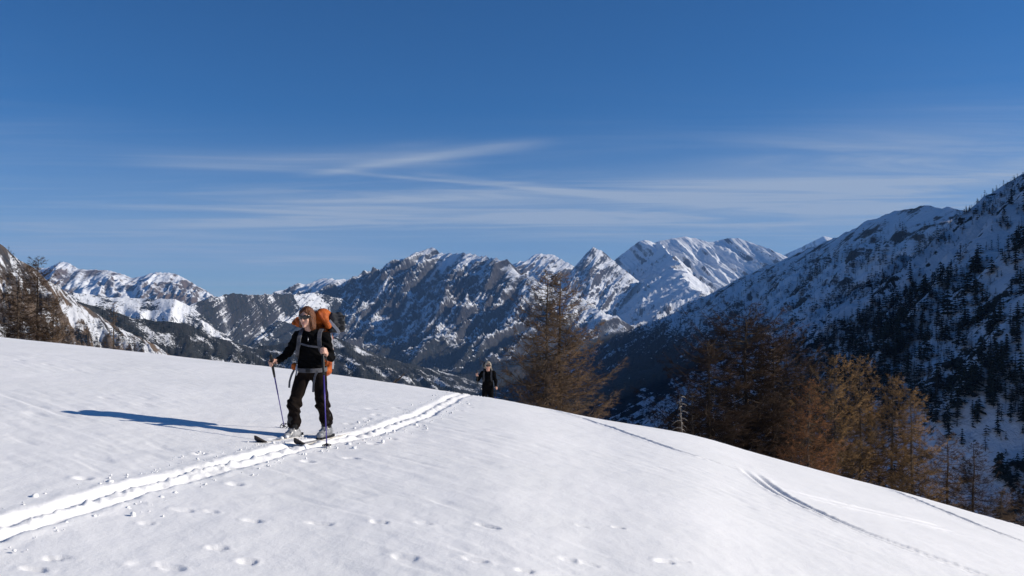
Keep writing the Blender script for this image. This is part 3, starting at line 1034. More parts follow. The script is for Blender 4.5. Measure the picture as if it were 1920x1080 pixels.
G1 = 'bare larches just behind the snow crest'
plant_tree('larch_tree', LARCHES[0], 1024, 508, 42, 'bare brown larch beside the second skier, left trunk of the close pair', 'tree', G1, 0.4)
plant_tree('larch_tree', LARCHES[1], 1049, 514, 43.2, 'bare brown larch right trunk of the close pair near the second skier', 'tree', G1, 2.0, wide=1.12)
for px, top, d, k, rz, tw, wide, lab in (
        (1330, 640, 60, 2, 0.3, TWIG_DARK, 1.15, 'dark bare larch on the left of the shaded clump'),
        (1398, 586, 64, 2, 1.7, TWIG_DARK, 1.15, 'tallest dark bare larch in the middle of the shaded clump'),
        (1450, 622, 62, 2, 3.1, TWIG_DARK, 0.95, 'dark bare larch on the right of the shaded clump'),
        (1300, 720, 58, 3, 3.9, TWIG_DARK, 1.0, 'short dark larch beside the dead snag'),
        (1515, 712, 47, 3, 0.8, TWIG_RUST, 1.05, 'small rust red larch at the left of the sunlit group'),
        (1566, 664, 50, 0, 1.2, TWIG_GOLD_LIT, 0.85, 'tall larch with thin pale top in the sunlit group'),
        (1612, 668, 52, 1, 4.0, TWIG_GOLD_LIT, 0.85, 'golden brown larch with forked top in the sunlit group'),
        (1672, 702, 51, 0, 5.2, TWIG_GOLD_LIT, 0.9, 'dense golden brown larch right of the forked larch'),
        (1712, 728, 50, 3, 2.4, TWIG_GOLD_LIT, 0.95, 'sunlit larch at the right end of the golden group'),
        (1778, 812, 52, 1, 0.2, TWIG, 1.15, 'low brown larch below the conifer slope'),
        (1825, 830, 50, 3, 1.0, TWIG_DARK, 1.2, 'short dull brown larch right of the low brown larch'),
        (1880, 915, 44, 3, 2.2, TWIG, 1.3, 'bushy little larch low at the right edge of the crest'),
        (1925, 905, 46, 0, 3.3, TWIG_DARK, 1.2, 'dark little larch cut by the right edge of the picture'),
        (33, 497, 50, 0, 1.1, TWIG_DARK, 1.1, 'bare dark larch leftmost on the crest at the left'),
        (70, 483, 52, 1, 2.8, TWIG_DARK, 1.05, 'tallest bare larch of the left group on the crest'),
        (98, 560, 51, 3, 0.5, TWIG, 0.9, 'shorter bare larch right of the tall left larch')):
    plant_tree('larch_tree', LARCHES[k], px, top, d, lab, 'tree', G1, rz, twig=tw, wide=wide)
for px, top, d, rz, lab in ((213, 566, 48, 0.2, 'thin young larch standing alone on the left crest'), (252, 628, 46, 1.2, 'tiny larch sapling right of the thin young larch'),
                            (165, 612, 50, 2.2, 'small larch sapling between the left group and the thin larch'), (1275, 775, 52, 3.0, 'rusty sapling at the foot of the dead snag')):
    plant_tree('larch_sapling', SAPLING, px, top, d, lab, 'tree', 'young larches on the crest', rz, twig=TWIG)

# dead snag
tb = Tubes()
z = np.linspace(0, 1, 9)
r = np.random.RandomState(4)
tb.add(np.stack([0.12 * np.sin(z * 5) * z, 0 * z, z * 5.2], 1), 0.04 * (1 - z) + 0.012, 7)
sn_tr = tb.mesh('snag_trunk', [DEADWOOD])
tb = Tubes()
for i in range(24):
    h = 1.6 + i * 0.145
    a = i * 2.2
    L = 1.15 * (1.15 - h / 5.6) * r.uniform(0.6, 1.2)
    t = np.linspace(0, 1, 6)
    tb.add(np.stack([math.cos(a) * L * t, math.sin(a) * L * t, h + L * (0.35 * t - 0.75 * t ** 2)], 1), 0.026 * (1 - t) + 0.009, 4)
sn_br = tb.mesh('snag_branches', [DEADWOOD])
x = (1278 - 960) / F * 46
zg = float(hill(x, 46)) - 0.2
o = empty('dead_snag', (x, 46, zg))
sc_ = (EYE + (HY - 736) / F * 46 - zg) / 5.2
o.scale = (sc_, sc_, sc_)
tag(o, 'pale dead snag with drooping bare branches left of the dark clump', 'snag')
link('trunk', sn_tr, None, o)
link('branches', sn_br, None, o)

# dry shrub poking out of the crest
tb = Tubes()
for i in range(9):
    t = np.linspace(0, 1, 6)
    a = r.uniform(-0.5, 0.9)
    L = r.uniform(0.35, 0.8)
    tb.add(np.stack([L * t * math.cos(a) * 0.9, r.normal(0, 0.1) * t, L * (0.35 * t + 0.35 * t * t)], 1), 0.012 * (1 - t) + 0.004, 4)
gp = np.array([(722 - 960) / F * 24.5, 24.5])
o = link('dry_shrub', tb.mesh('dry_shrub', [LIMB]))
o.location = (gp[0], gp[1], float(hill(*gp)) - 0.1)
tag(o, 'small dry shrub poking out of the snow crest beyond the front skier', 'shrub')


# ---- conifers on the slopes
NEEDLE = material('conifer_needles', (0.012, 0.017, 0.012), 0.95, 0.05, noise=(0.35, (0.008, 0.011, 0.009), (0.022, 0.026, 0.017)))
BROWNWOOD = material('slope_larch_twigs', (0.035, 0.026, 0.02), 0.95, 0.05, noise=(0.3, (0.022, 0.017, 0.014), (0.05, 0.036, 0.026)))


def conifer_mesh(seed, H=10.0, width=2.0, tiers=11, per=7, bare=False):
    """ragged conifer: drooping fans of needles in tiers round a stem"""
    r = np.random.RandomState(seed)
    v, f = [], []

    def tri(a, b, c):
        f.append((len(v), len(v) + 1, len(v) + 2))
        v.extend((a, b, c))
    rb = 0.016 * H
    for k in range(4):
        a0, a1 = k * math.pi / 2, (k + 1) * math.pi / 2
        tri((rb * math.cos(a0), rb * math.sin(a0), -0.6), (rb * math.cos(a1), rb * math.sin(a1), -0.6), (0, 0, H))
    for i in range(tiers):
        h = (0.1 + 0.88 * i / tiers) * H
        R = width * (1 - (h / H) ** 1.7) ** (0.75) * r.uniform(0.55, 1.2) + 0.15
        for j in range(per):
            a = (j + r.uniform(-0.4, 0.4)) * 2 * math.pi / per + i * 0.7
            L = R * r.uniform(0.55, 1.2)
            dz = r.uniform(-0.35, 0.05) * L
            wd = (0.10 if bare else 0.36) * L + 0.05
            c, s_ = math.cos(a), math.sin(a)
            up = r.uniform(0.35, 0.7) * (0.25 if bare else 1.0)
            tipp = (c * L, s_ * L, h + dz)
            tri((0, 0, h + up * 1.25), (c * L * 0.6 - s_ * wd, s_ * L * 0.6 + c * wd, h + dz * 0.4 - 0.1), tipp)
            tri((0, 0, h + up * 1.25), tipp, (c * L * 0.6 + s_ * wd, s_ * L * 0.6 - c * wd, h + dz * 0.4 - 0.1))
    return np.array(v, float), np.array(f, np.int32)


SHAPES = [conifer_mesh(1, 10, 3.0, 8, 6), conifer_mesh(2, 10, 2.5, 8, 6), conifer_mesh(3, 9, 4.2, 7, 6), conifer_mesh(4, 9, 3.4, 7, 6), conifer_mesh(5, 10, 1.9, 10, 6, True), conifer_mesh(6, 10, 1.6, 11, 5, True)]
LOW = [conifer_mesh(7, 10, 3.0, 4, 3), conifer_mesh(8, 10, 3.0, 3, 4), conifer_mesh(9, 10, 1.9, 5, 3, True)]
SHAPE_ME = []
for i, (v, f) in enumerate(SHAPES):
    me = mesh_np('conifer', v, f, False)
    me.materials.append(BROWNWOOD if i >= 4 else NEEDLE)
    SHAPE_ME.append(me)


def crest_row(px):
    return HY - F * crest_e((px - 960) / F)


def scatter(surf, n, dens, seed, hmin, hmax):
    """points on a mountain's near face, thinned by dens(v, T, S, px, py); returns position, height, pixel"""
    d = SURF[surf]
    r = np.random.RandomState(seed)
    v, T, S = d['v'], d['T'], d['S']
    a = np.linalg.norm(np.cross(v[1:, :-1] - v[:-1, :-1], v[:-1, 1:] - v[:-1, :-1]), axis=-1)
    vc = v[:-1, :-1]
    px = 960 + F * vc[..., 0] / np.maximum(vc[..., 1], 1)
    py = HY - F * (vc[..., 2] - EYE) / np.maximum(vc[..., 1], 1)
    seen = (vc[..., 1] > 150) & (px > -60) & (px < 1990) & (py < crest_row(px) + 30)
    pq = np.stack([960 + F * v[..., 0] / np.maximum(v[..., 1], 1), HY - F * (v[..., 2] - EYE) / np.maximum(v[..., 1], 1)], -1)
    e1, e2 = pq[1:, :-1] - pq[:-1, :-1], pq[:-1, 1:] - pq[:-1, :-1]
    cell = np.abs(e1[..., 0] * e2[..., 1] - e1[..., 1] * e2[..., 0])          # even cover as seen across the slope
    w_ = cell * np.clip(dens(vc, T[:-1, :-1], S[:-1, :-1], px, py), 0, None) * seen
    w_ = (w_ / w_.sum()).ravel()
    i = r.choice(len(w_), n, p=w_)
    ii, jj = np.unravel_index(i, a.shape)
    fu, fv = r.rand(n, 1), r.rand(n, 1)
    p = v[ii, jj] * (1 - fu) * (1 - fv) + v[ii + 1, jj] * fu * (1 - fv) + v[ii, jj + 1] * (1 - fu) * fv + v[ii + 1, jj + 1] * fu * fv
    h = r.uniform(hmin, hmax, n) * np.exp(r.normal(0, 0.3, n))
    px = 960 + F * p[:, 0] / p[:, 1]
    py = HY - F * (p[:, 2] - EYE) / p[:, 1]
    return p, h, px, py


def joined(name, P, Hh, shapes, mats, seed, label, pick=None):
    r = np.random.RandomState(seed)
    vs, fs, ms, n = [], [], [], 0
    k = r.randint(0, len(shapes), len(P)) if pick is None else pick
    for q in range(len(shapes)):
        sel = np.where(k == q)[0]
        if not len(sel):
            continue
        v, f = shapes[q]
        a = r.rand(len(sel)) * 6.28
        s = (Hh[sel] / 10.0)[:, None]
        c, si = np.cos(a)[:, None], np.sin(a)[:, None]
        X = (v[None, :, 0] * c - v[None, :, 1] * si) * s + P[sel, 0:1]
        Y = (v[None, :, 0] * si + v[None, :, 1] * c) * s + P[sel, 1:2]
        Z = v[None, :, 2] * s + P[sel, 2:3]
        vs.append(np.stack([X, Y, Z], -1).reshape(-1, 3))
        fs.append((f[None] + (np.arange(len(sel)) * len(v))[:, None, None] + n).reshape(-1, 3))
        ms.append(np.full(len(sel) * len(f), mats[q][0]))
        n += len(sel) * len(v)
    me = mesh_np(name, np.concatenate(vs), np.concatenate(fs), False)
    me.materials.append(NEEDLE)
    me.materials.append(BROWNWOOD)
    me.polygons.foreach_set('material_index', np.concatenate(ms).astype(np.int32))
    return tag(link(name, me), label, 'forest', kind='stuff')


def line_y(px, pts):
    return np.interp(px, [p[0] for p in pts], [p[1] for p in pts])


STRIP_TOP = [(1440, 640), (1540, 592), (1613, 560), (1700, 510), (1763, 478), (1810, 440), (1870, 400), (1925, 350)]
STRIP_LOW = [(1440, 668), (1540, 622), (1613, 590), (1680, 552), (1740, 530), (1800, 478), (1870, 425), (1925, 372)]


def dens_near(v, T, S, px, py):
    k = fbm(v[..., 0] / 60, v[..., 1] / 60, 4, 301, 0.6)
    strip = sstep(-6, 4, py - line_y(px, STRIP_TOP)) * sstep(6, -4, py - line_y(px, STRIP_LOW))
    low = sstep(470, 540, py) * sstep(1850, 1640, px + 0.35 * (py - 600)) * 2.2
    lower_open = sstep(760, 840, py)
    d = (0.3 + 1.8 * np.clip(k + 0.12, 0, 1) + low + 1.6 * (py < line_y(px, STRIP_TOP))) * (1 - 0.97 * strip) * (1 - 0.75 * lower_open * (px < 1890))
    return d * (px > 1460) * (py < crest_row(px) - 2)


P, Hh, qx, qy = scatter('near_right_slope', 8000, dens_near, 41, 4.0, 10.0)
hidden = (qy > crest_row(qx) - 4) | (qx < 1490) | ((qx < 1735) & (qy > 690)) | (qx > 1925)
Hh = np.where(qy < line_y(qx, STRIP_TOP), Hh * 0.62, Hh)
size = Hh / P[:, 1] * np.where(hidden, 0.0, 1.0)
order = np.argsort(-size)
big, rest = order[:300], order[300:]
r = np.random.RandomState(77)
pk = np.where(r.rand(len(P)) < 0.72, r.randint(0, 4, len(P)), r.randint(4, 6, len(P)))
for i in big:
    o = link('conifer_tree', SHAPE_ME[pk[i]])
    o.location = P[i]
    s = Hh[i] / 10.0
    o.scale = (s, s, s)
    o.rotation_euler = (0, 0, r.rand() * 6.28)
    tag(o, 'small dark conifer standing on the shaded snowy slope at the right', 'conifer', 'conifers on the near shaded slope')
MIDS = [conifer_mesh(31, 10, 3.4, 5, 4), conifer_mesh(32, 10, 3.0, 5, 4), conifer_mesh(33, 9, 4.6, 4, 5), conifer_mesh(34, 9, 3.8, 5, 4), conifer_mesh(35, 10, 2.1, 6, 4, True), conifer_mesh(36, 10, 1.8, 7, 3, True)]
joined('slope_forest', P[rest], Hh[rest], MIDS, [(0,)] * 4 + [(1,)] * 2, 5, 'dark conifers and bare larches massed on the near right slope', pk[rest])


def dens_toe(v, T, S, px, py):
    k = fbm(v[..., 0] / 90, v[..., 1] / 90, 4, 305, 0.6)
    return np.clip(0.6 + 1.3 * k, 0, 1) * (px < 1490)


P, Hh, qx, qy = scatter('near_right_slope', 2200, dens_toe, 46, 10.0, 18.0)
joined('toe_forest', P, Hh, LOW, [(0,), (0,), (1,)], 10, 'dark forest low on the shaded slope behind the larch clump')


def dens_right(v, T, S, px, py):
    k = fbm(v[..., 0] / 150, v[..., 1] / 150, 4, 311, 0.6)
    front = line_y(px, [(1200, 705), (1350, 652), (1467, 612), (1533, 590), (1613, 550), (1700, 487), (1763, 453), (1807, 420), (1930, 322)])
    return ((np.clip(k + 0.08, 0, 1) * 4.5 + 0.25) * sstep(0.05, 0.14, T) + 1.5 * sstep(40, -200, v[..., 2] + 90 * k)) * (py < front + 12)


P, Hh, qx, qy = scatter('right_mountain', 6500, dens_right, 42, 13.0, 24.0)
joined('mountain_forest', P, Hh, LOW, [(0,), (0,), (1,)], 6, 'scattered trees thickening to forest on the shaded right mountain')


def dens_ridge(v, T, S, px, py):
    k = fbm(v[..., 0] / 110, v[..., 1] / 110, 4, 321, 0.6)
    return np.clip(0.55 + 1.2 * k, 0, 1)


P, Hh, qx, qy = scatter('dark_wooded_ridge', 4800, dens_ridge, 43, 9.0, 17.0)
joined('ridge_forest', P, Hh, LOW, [(0,), (0,), (1,)], 7, 'dark forest covering the ridge behind the front skier')


def dens_left(v, T, S, px, py):
    k = fbm(v[..., 0] / 70, v[..., 1] / 70, 4, 331, 0.6)
    return np.clip(k, 0, 1) + 0.8 * sstep(590, 640, py) * sstep(0.0, 0.3, k + 0.2)


P, Hh, qx, qy = scatter('left_flank', 1300, dens_left, 44, 6.0, 12.0)
joined('flank_forest', P, Hh, LOW, [(0,), (0,), (1,)], 8, 'dark trees along the foot of the sunlit left flank')


def dens_plateau(v, T, S, px, py):
    k = fbm(v[..., 0] / 160, v[..., 1] / 160, 4, 341, 0.6)
    return np.clip(k + 0.05, 0, 1) + 0.5 * sstep(585, 620, py)


P, Hh, qx, qy = scatter('snowy_plateau', 1500, dens_plateau, 45, 8.0, 14.0)
joined('plateau_forest', P, Hh, LOW, [(0,), (0,), (1,)], 9, 'thin larch wood on the snowy plateau at the left')

# ------------------------------------------------------------------ the two ski tourers
class Field:
    """signed distance field on a grid, blended from round cones and ellipsoids, turned into one closed skin"""
    def __init__(self, lo, hi, h):
        self.lo, self.h = np.array(lo, float), h
        self.n = np.ceil((np.array(hi) - self.lo) / h).astype(int) + 1
        self.d = np.full(self.n, 0.5)
        self.ax = [self.lo[k] + np.arange(self.n[k]) * h for k in range(3)]

    def box(self, lo, hi, pad):
        i0 = np.clip(((np.array(lo) - pad - self.lo) / self.h).astype(int), 0, self.n - 1)
        i1 = np.clip(((np.array(hi) + pad - self.lo) / self.h).astype(int) + 2, 1, self.n)
        sl = tuple(slice(a, b) for a, b in zip(i0, i1))
        return sl, np.meshgrid(*[self.ax[k][sl[k]] for k in range(3)], indexing='ij')

    def blend(self, sl, d, k, cut=False):
        a = self.d[sl]
        if cut:
            h = np.clip(0.5 - 0.5 * (a + d) / k, 0, 1)
            self.d[sl] = a + (-d - a) * h + k * h * (1 - h)
        else:
            h = np.clip(0.5 + 0.5 * (a - d) / k, 0, 1)
            self.d[sl] = a + (d - a) * h - k * h * (1 - h)

    def cone(self, a, b, ra, rb, k=0.02, squash=None):
        a, b = np.array(a, float), np.array(b, float)
        r = max(ra, rb)
        sl, (X, Y, Z) = self.box(np.minimum(a, b) - r, np.maximum(a, b) + r, 3 * k + 0.03)
        ab = b - a
        L2 = ab @ ab + 1e-12
        t = np.clip(((X - a[0]) * ab[0] + (Y - a[1]) * ab[1] + (Z - a[2]) * ab[2]) / L2, 0, 1)
        dx, dy, dz = X - a[0] - t * ab[0], Y - a[1] - t * ab[1], Z - a[2] - t * ab[2]
        if squash:
            dx, dy, dz = dx / squash[0], dy / squash[1], dz / squash[2]
        self.blend(sl, np.sqrt(dx * dx + dy * dy + dz * dz) - (ra + (rb - ra) * t), k)

    def chain(self, pts, rad, k=0.01):
        for i in range(len(pts) - 1):
            self.cone(pts[i], pts[i + 1], rad[i], rad[i + 1], k)

    def ellipsoid(self, c, r, k=0.02, rot=None, cut=False, power=2.0):
        c, r = np.array(c, float), np.array(r, float)
        m = r.max()
        sl, (X, Y, Z) = self.box(c - m, c + m, 3 * k + 0.03)
        P = np.stack([X - c[0], Y - c[1], Z - c[2]], -1)
        if rot is not None:
            P = P @ rot              # columns of rot are the local axes
        q = np.abs(P / r)
        g = (q ** power).sum(-1) ** (1 / power)
        self.blend(sl, (g - 1) * r.min() * np.where(g > 1, 1.2, 1.0), k, cut)

    def wrinkle(self, fn):
        X, Y, Z = np.meshgrid(*self.ax, indexing='ij')
        m = np.abs(self.d) < 0.06
        self.d[m] += fn(X[m], Y[m], Z[m])

    def mesh(self):
        d = self.d
        h = self.h
        s = d < 0
        cs = [(i, j, k) for i in (0, 1) for j in (0, 1) for k in (0, 1)]
        n = np.array(d.shape) - 1

        def corner(A, c):
            return A[c[0]:c[0] + n[0], c[1]:c[1] + n[1], c[2]:c[2] + n[2]]
        cnt = sum(corner(s, c).astype(np.int8) for c in cs)
        act = (cnt > 0) & (cnt < 8)
        I = np.argwhere(act)
        acc = np.zeros((len(I), 3))
        w_ = np.zeros(len(I))
        for a in cs:
            for axis in range(3):
                if a[axis] == 1:
                    continue
                b = list(a)
                b[axis] = 1
                da = d[I[:, 0] + a[0], I[:, 1] + a[1], I[:, 2] + a[2]]
                db = d[I[:, 0] + b[0], I[:, 1] + b[1], I[:, 2] + b[2]]
                x = (da < 0) != (db < 0)
                t = np.where(x, da / np.where(x, da - db, 1), 0)
                p = np.array(a, float)[None] + t[:, None] * (np.array(b) - np.array(a))[None]
                acc += p * x[:, None]
                w_ += x
        V = self.lo + (I + acc / w_[:, None]) * h
        idx = -np.ones(n, np.int64)
        idx[act] = np.arange(len(I))
        faces = []
        for axis in range(3):
            o1, o2 = [(1, 2), (2, 0), (0, 1)][axis]
            sa = np.moveaxis(s, (axis, o1, o2), (0, 1, 2))
            ia = np.moveaxis(idx, (axis, o1, o2), (0, 1, 2))
            e0, e1 = sa[:-1, 1:-1, 1:-1], sa[1:, 1:-1, 1:-1]
            ch = np.argwhere(e0 != e1)
            if not len(ch):
                continue
            flip = e0[ch[:, 0], ch[:, 1], ch[:, 2]]
            i, j, k = ch[:, 0], ch[:, 1] + 1, ch[:, 2] + 1
            q = np.stack([ia[i, j - 1, k - 1], ia[i, j, k - 1], ia[i, j, k], ia[i, j - 1, k]], 1)
            q = np.where(flip[:, None], q, q[:, ::-1])
            faces.append(q)
        return V, np.concatenate(faces)


def unit(v):
    v = np.array(v, float)
    return v / np.linalg.norm(v)


def rotz(a):
    c, s = math.cos(a), math.sin(a)
    return np.array([[c, -s, 0], [s, c, 0], [0, 0, 1.0]])


def rotx(a):
    c, s = math.cos(a), math.sin(a)
    return np.array([[1.0, 0, 0], [0, c, -s], [0, s, c]])


SKIN = material('skin', (0.56, 0.32, 0.235), 0.5, 0.35, noise=(30.0, (0.50, 0.27, 0.19), (0.60, 0.35, 0.265)))
LIPS = material('lips', (0.42, 0.15, 0.13), 0.4, 0.4)
LENS = material('dark_lens', (0.012, 0.009, 0.008), 0.12, 0.6)
AUBURN = material('auburn_hair', (0.1, 0.035, 0.014), 0.5, 0.3, noise=(55.0, (0.05, 0.017, 0.008), (0.17, 0.06, 0.02)), bump=(90.0, 0.7, 0.01))
GREYHAIR = material('grey_blond_hair', (0.30, 0.25, 0.19), 0.5, 0.3, noise=(40.0, (0.2, 0.165, 0.125), (0.38, 0.33, 0.26)), bump=(80.0, 0.6, 0.01))
FLEECE = material('black_fleece', (0.0045, 0.0045, 0.005), 0.95, 0.05, bump=(60.0, 0.5, 0.006))
TROUSER = material('dark_trousers', (0.010, 0.008, 0.0075), 0.9, 0.06, noise=(7.0, (0.006, 0.005, 0.005), (0.016, 0.011, 0.009)), bump=(35.0, 0.6, 0.01))
BLACK = material('black_plastic', (0.01, 0.01, 0.011), 0.45, 0.3)
DARKGREY = material('dark_grey_fabric', (0.045, 0.047, 0.052), 0.85, 0.1, noise=(20.0, (0.03, 0.031, 0.035), (0.065, 0.067, 0.072)))
STRAP = material('grey_webbing', (0.1, 0.1, 0.11), 0.85, 0.1, noise=(25.0, (0.07, 0.07, 0.078), (0.125, 0.125, 0.138)))
PALESTRAP = material('pale_webbing', (0.42, 0.42, 0.44), 0.8, 0.1)
ORANGE = material('orange_nylon', (0.45, 0.1, 0.016), 0.6, 0.2, noise=(9.0, (0.27, 0.05, 0.01), (0.54, 0.13, 0.02)), bump=(11.0, 0.9, 0.03))
BOOTSHELL = material('pale_boot_plastic', (0.3, 0.31, 0.33), 0.35, 0.4, noise=(11.0, (0.10, 0.105, 0.115), (0.42, 0.43, 0.45)))
METAL = material('brushed_metal', (0.5, 0.5, 0.52), 0.35, 0.5, metal=0.9)
PURPLE = material('purple_anodised_shaft', (0.075, 0.05, 0.29), 0.35, 0.5, metal=0.25)
SKITOP = material('pale_ski_topsheet', (0.62, 0.60, 0.55), 0.4, 0.4, noise=(6.0, (0.42, 0.38, 0.32), (0.72, 0.71, 0.68)))
SKITIP = material('dark_ski_tip', (0.02, 0.015, 0.014), 0.4, 0.4)


def box_part(name, c, size, mat, parent, rot=None, bevel=0.006):
    bm = bmesh.new()
    bmesh.ops.create_cube(bm, size=1.0)
    for v in bm.verts:
        v.co = Vector((v.co.x * size[0], v.co.y * size[1], v.co.z * size[2]))
    if bevel:
        bmesh.ops.bevel(bm, geom=list(bm.edges), offset=bevel, segments=2, affect='EDGES', profile=0.6)
    R = np.eye(3) if rot is None else rot
    for v in bm.verts:
        v.co = Vector(R @ np.array(v.co[:]) + np.array(c))
    me = bpy.data.meshes.new(name)
    bm.to_mesh(me)
    bm.free()
    return link(name, me, mat, parent)


def ribbon(name, pts, width, thick, mat, parent, face):
    """a strap: a band of rectangular section along a path; face = direction its flat side looks in"""
    P = resample(pts, 0.012)
    d = np.gradient(P, axis=0)
    d /= np.linalg.norm(d, axis=1, keepdims=True)
    fdir = np.array(face(P)) if callable(face) else np.tile(unit(face), (len(P), 1))
    fdir = fdir - (fdir * d).sum(1, keepdims=True) * d
    fdir /= np.linalg.norm(fdir, axis=1, keepdims=True)
    s = np.cross(d, fdir)
    V = np.stack([P + s * width / 2 + fdir * thick / 2, P - s * width / 2 + fdir * thick / 2, P - s * width / 2 - fdir * thick / 2, P + s * width / 2 - fdir * thick / 2], 1)
    n = len(P)
    i = np.arange(n * 4).reshape(n, 4)
    j = np.roll(i, -1, 1)
    f = np.stack([i[:-1], j[:-1], j[1:], i[1:]], -1).reshape(-1, 4)
    f = np.concatenate([f, i[0][None, ::-1], i[-1][None]])
    return link(name, mesh_np(name, V.reshape(-1, 3), f, False), mat, parent)


def tube_part(name, pts, rad, mat, parent, sides=10):
    tb = Tubes()
    tb.add(pts, rad, sides, 0, False)
    # close the ends
    n = len(pts)
    tb.v.append(np.array([pts[0], pts[-1]], float))
    a = tb.n
    tb.n += 2
    k = np.arange(sides)
    tb.f.append(np.stack([np.full(sides, a), (k + 1) % sides, k], 1))
    tb.f.append(np.stack([np.full(sides, a + 1), k + (n - 1) * sides, (k + 1) % sides + (n - 1) * sides], 1))
    tb.m.append(np.zeros(2 * sides))
    return link(name, tb.mesh(name, [mat]), None, parent)


def hand_prims(fd, wrist, grip, axis, side):
    """a hand closed round a pole: palm, four fingers of unequal length that curl round the grip, thumb from the side of the palm"""
    a = unit(axis)
    w_ = np.array(wrist) - np.array(grip)
    w_ = unit(w_ - (w_ @ a) * a)
    s = np.cross(a, w_) * side
    g = np.array(grip, float)

    def pt(th, rad, off):
        return g + rad * (math.cos(th) * w_ + math.sin(th) * s) + off * a
    for off in (-0.026, -0.009, 0.009, 0.026):
        fd.cone(np.array(wrist) + 0.3 * off * a, pt(1.25, 0.036, off), 0.021, 0.0135, 0.012)
    for i, off in enumerate((0.031, 0.0105, -0.0105, -0.031)):
        ln = (1.0, 1.1, 1.03, 0.82)[i]
        th = [1.25, 1.25 + 0.85 * ln, 1.25 + 1.75 * ln, 1.25 + 2.7 * ln]
        rr = [0.036, 0.033, 0.029, 0.026]
        fd.chain([pt(t_, r_, off) for t_, r_ in zip(th, rr)], [0.0105, 0.0098, 0.009, 0.008], 0.004)
    fd.chain([np.array(wrist) * 0.45 + pt(0.5, 0.036, 0.03) * 0.55, pt(-0.1, 0.035, 0.036), pt(-0.9, 0.03, 0.040), pt(-1.7, 0.027, 0.036)],
             [0.016, 0.0125, 0.011, 0.009], 0.006)


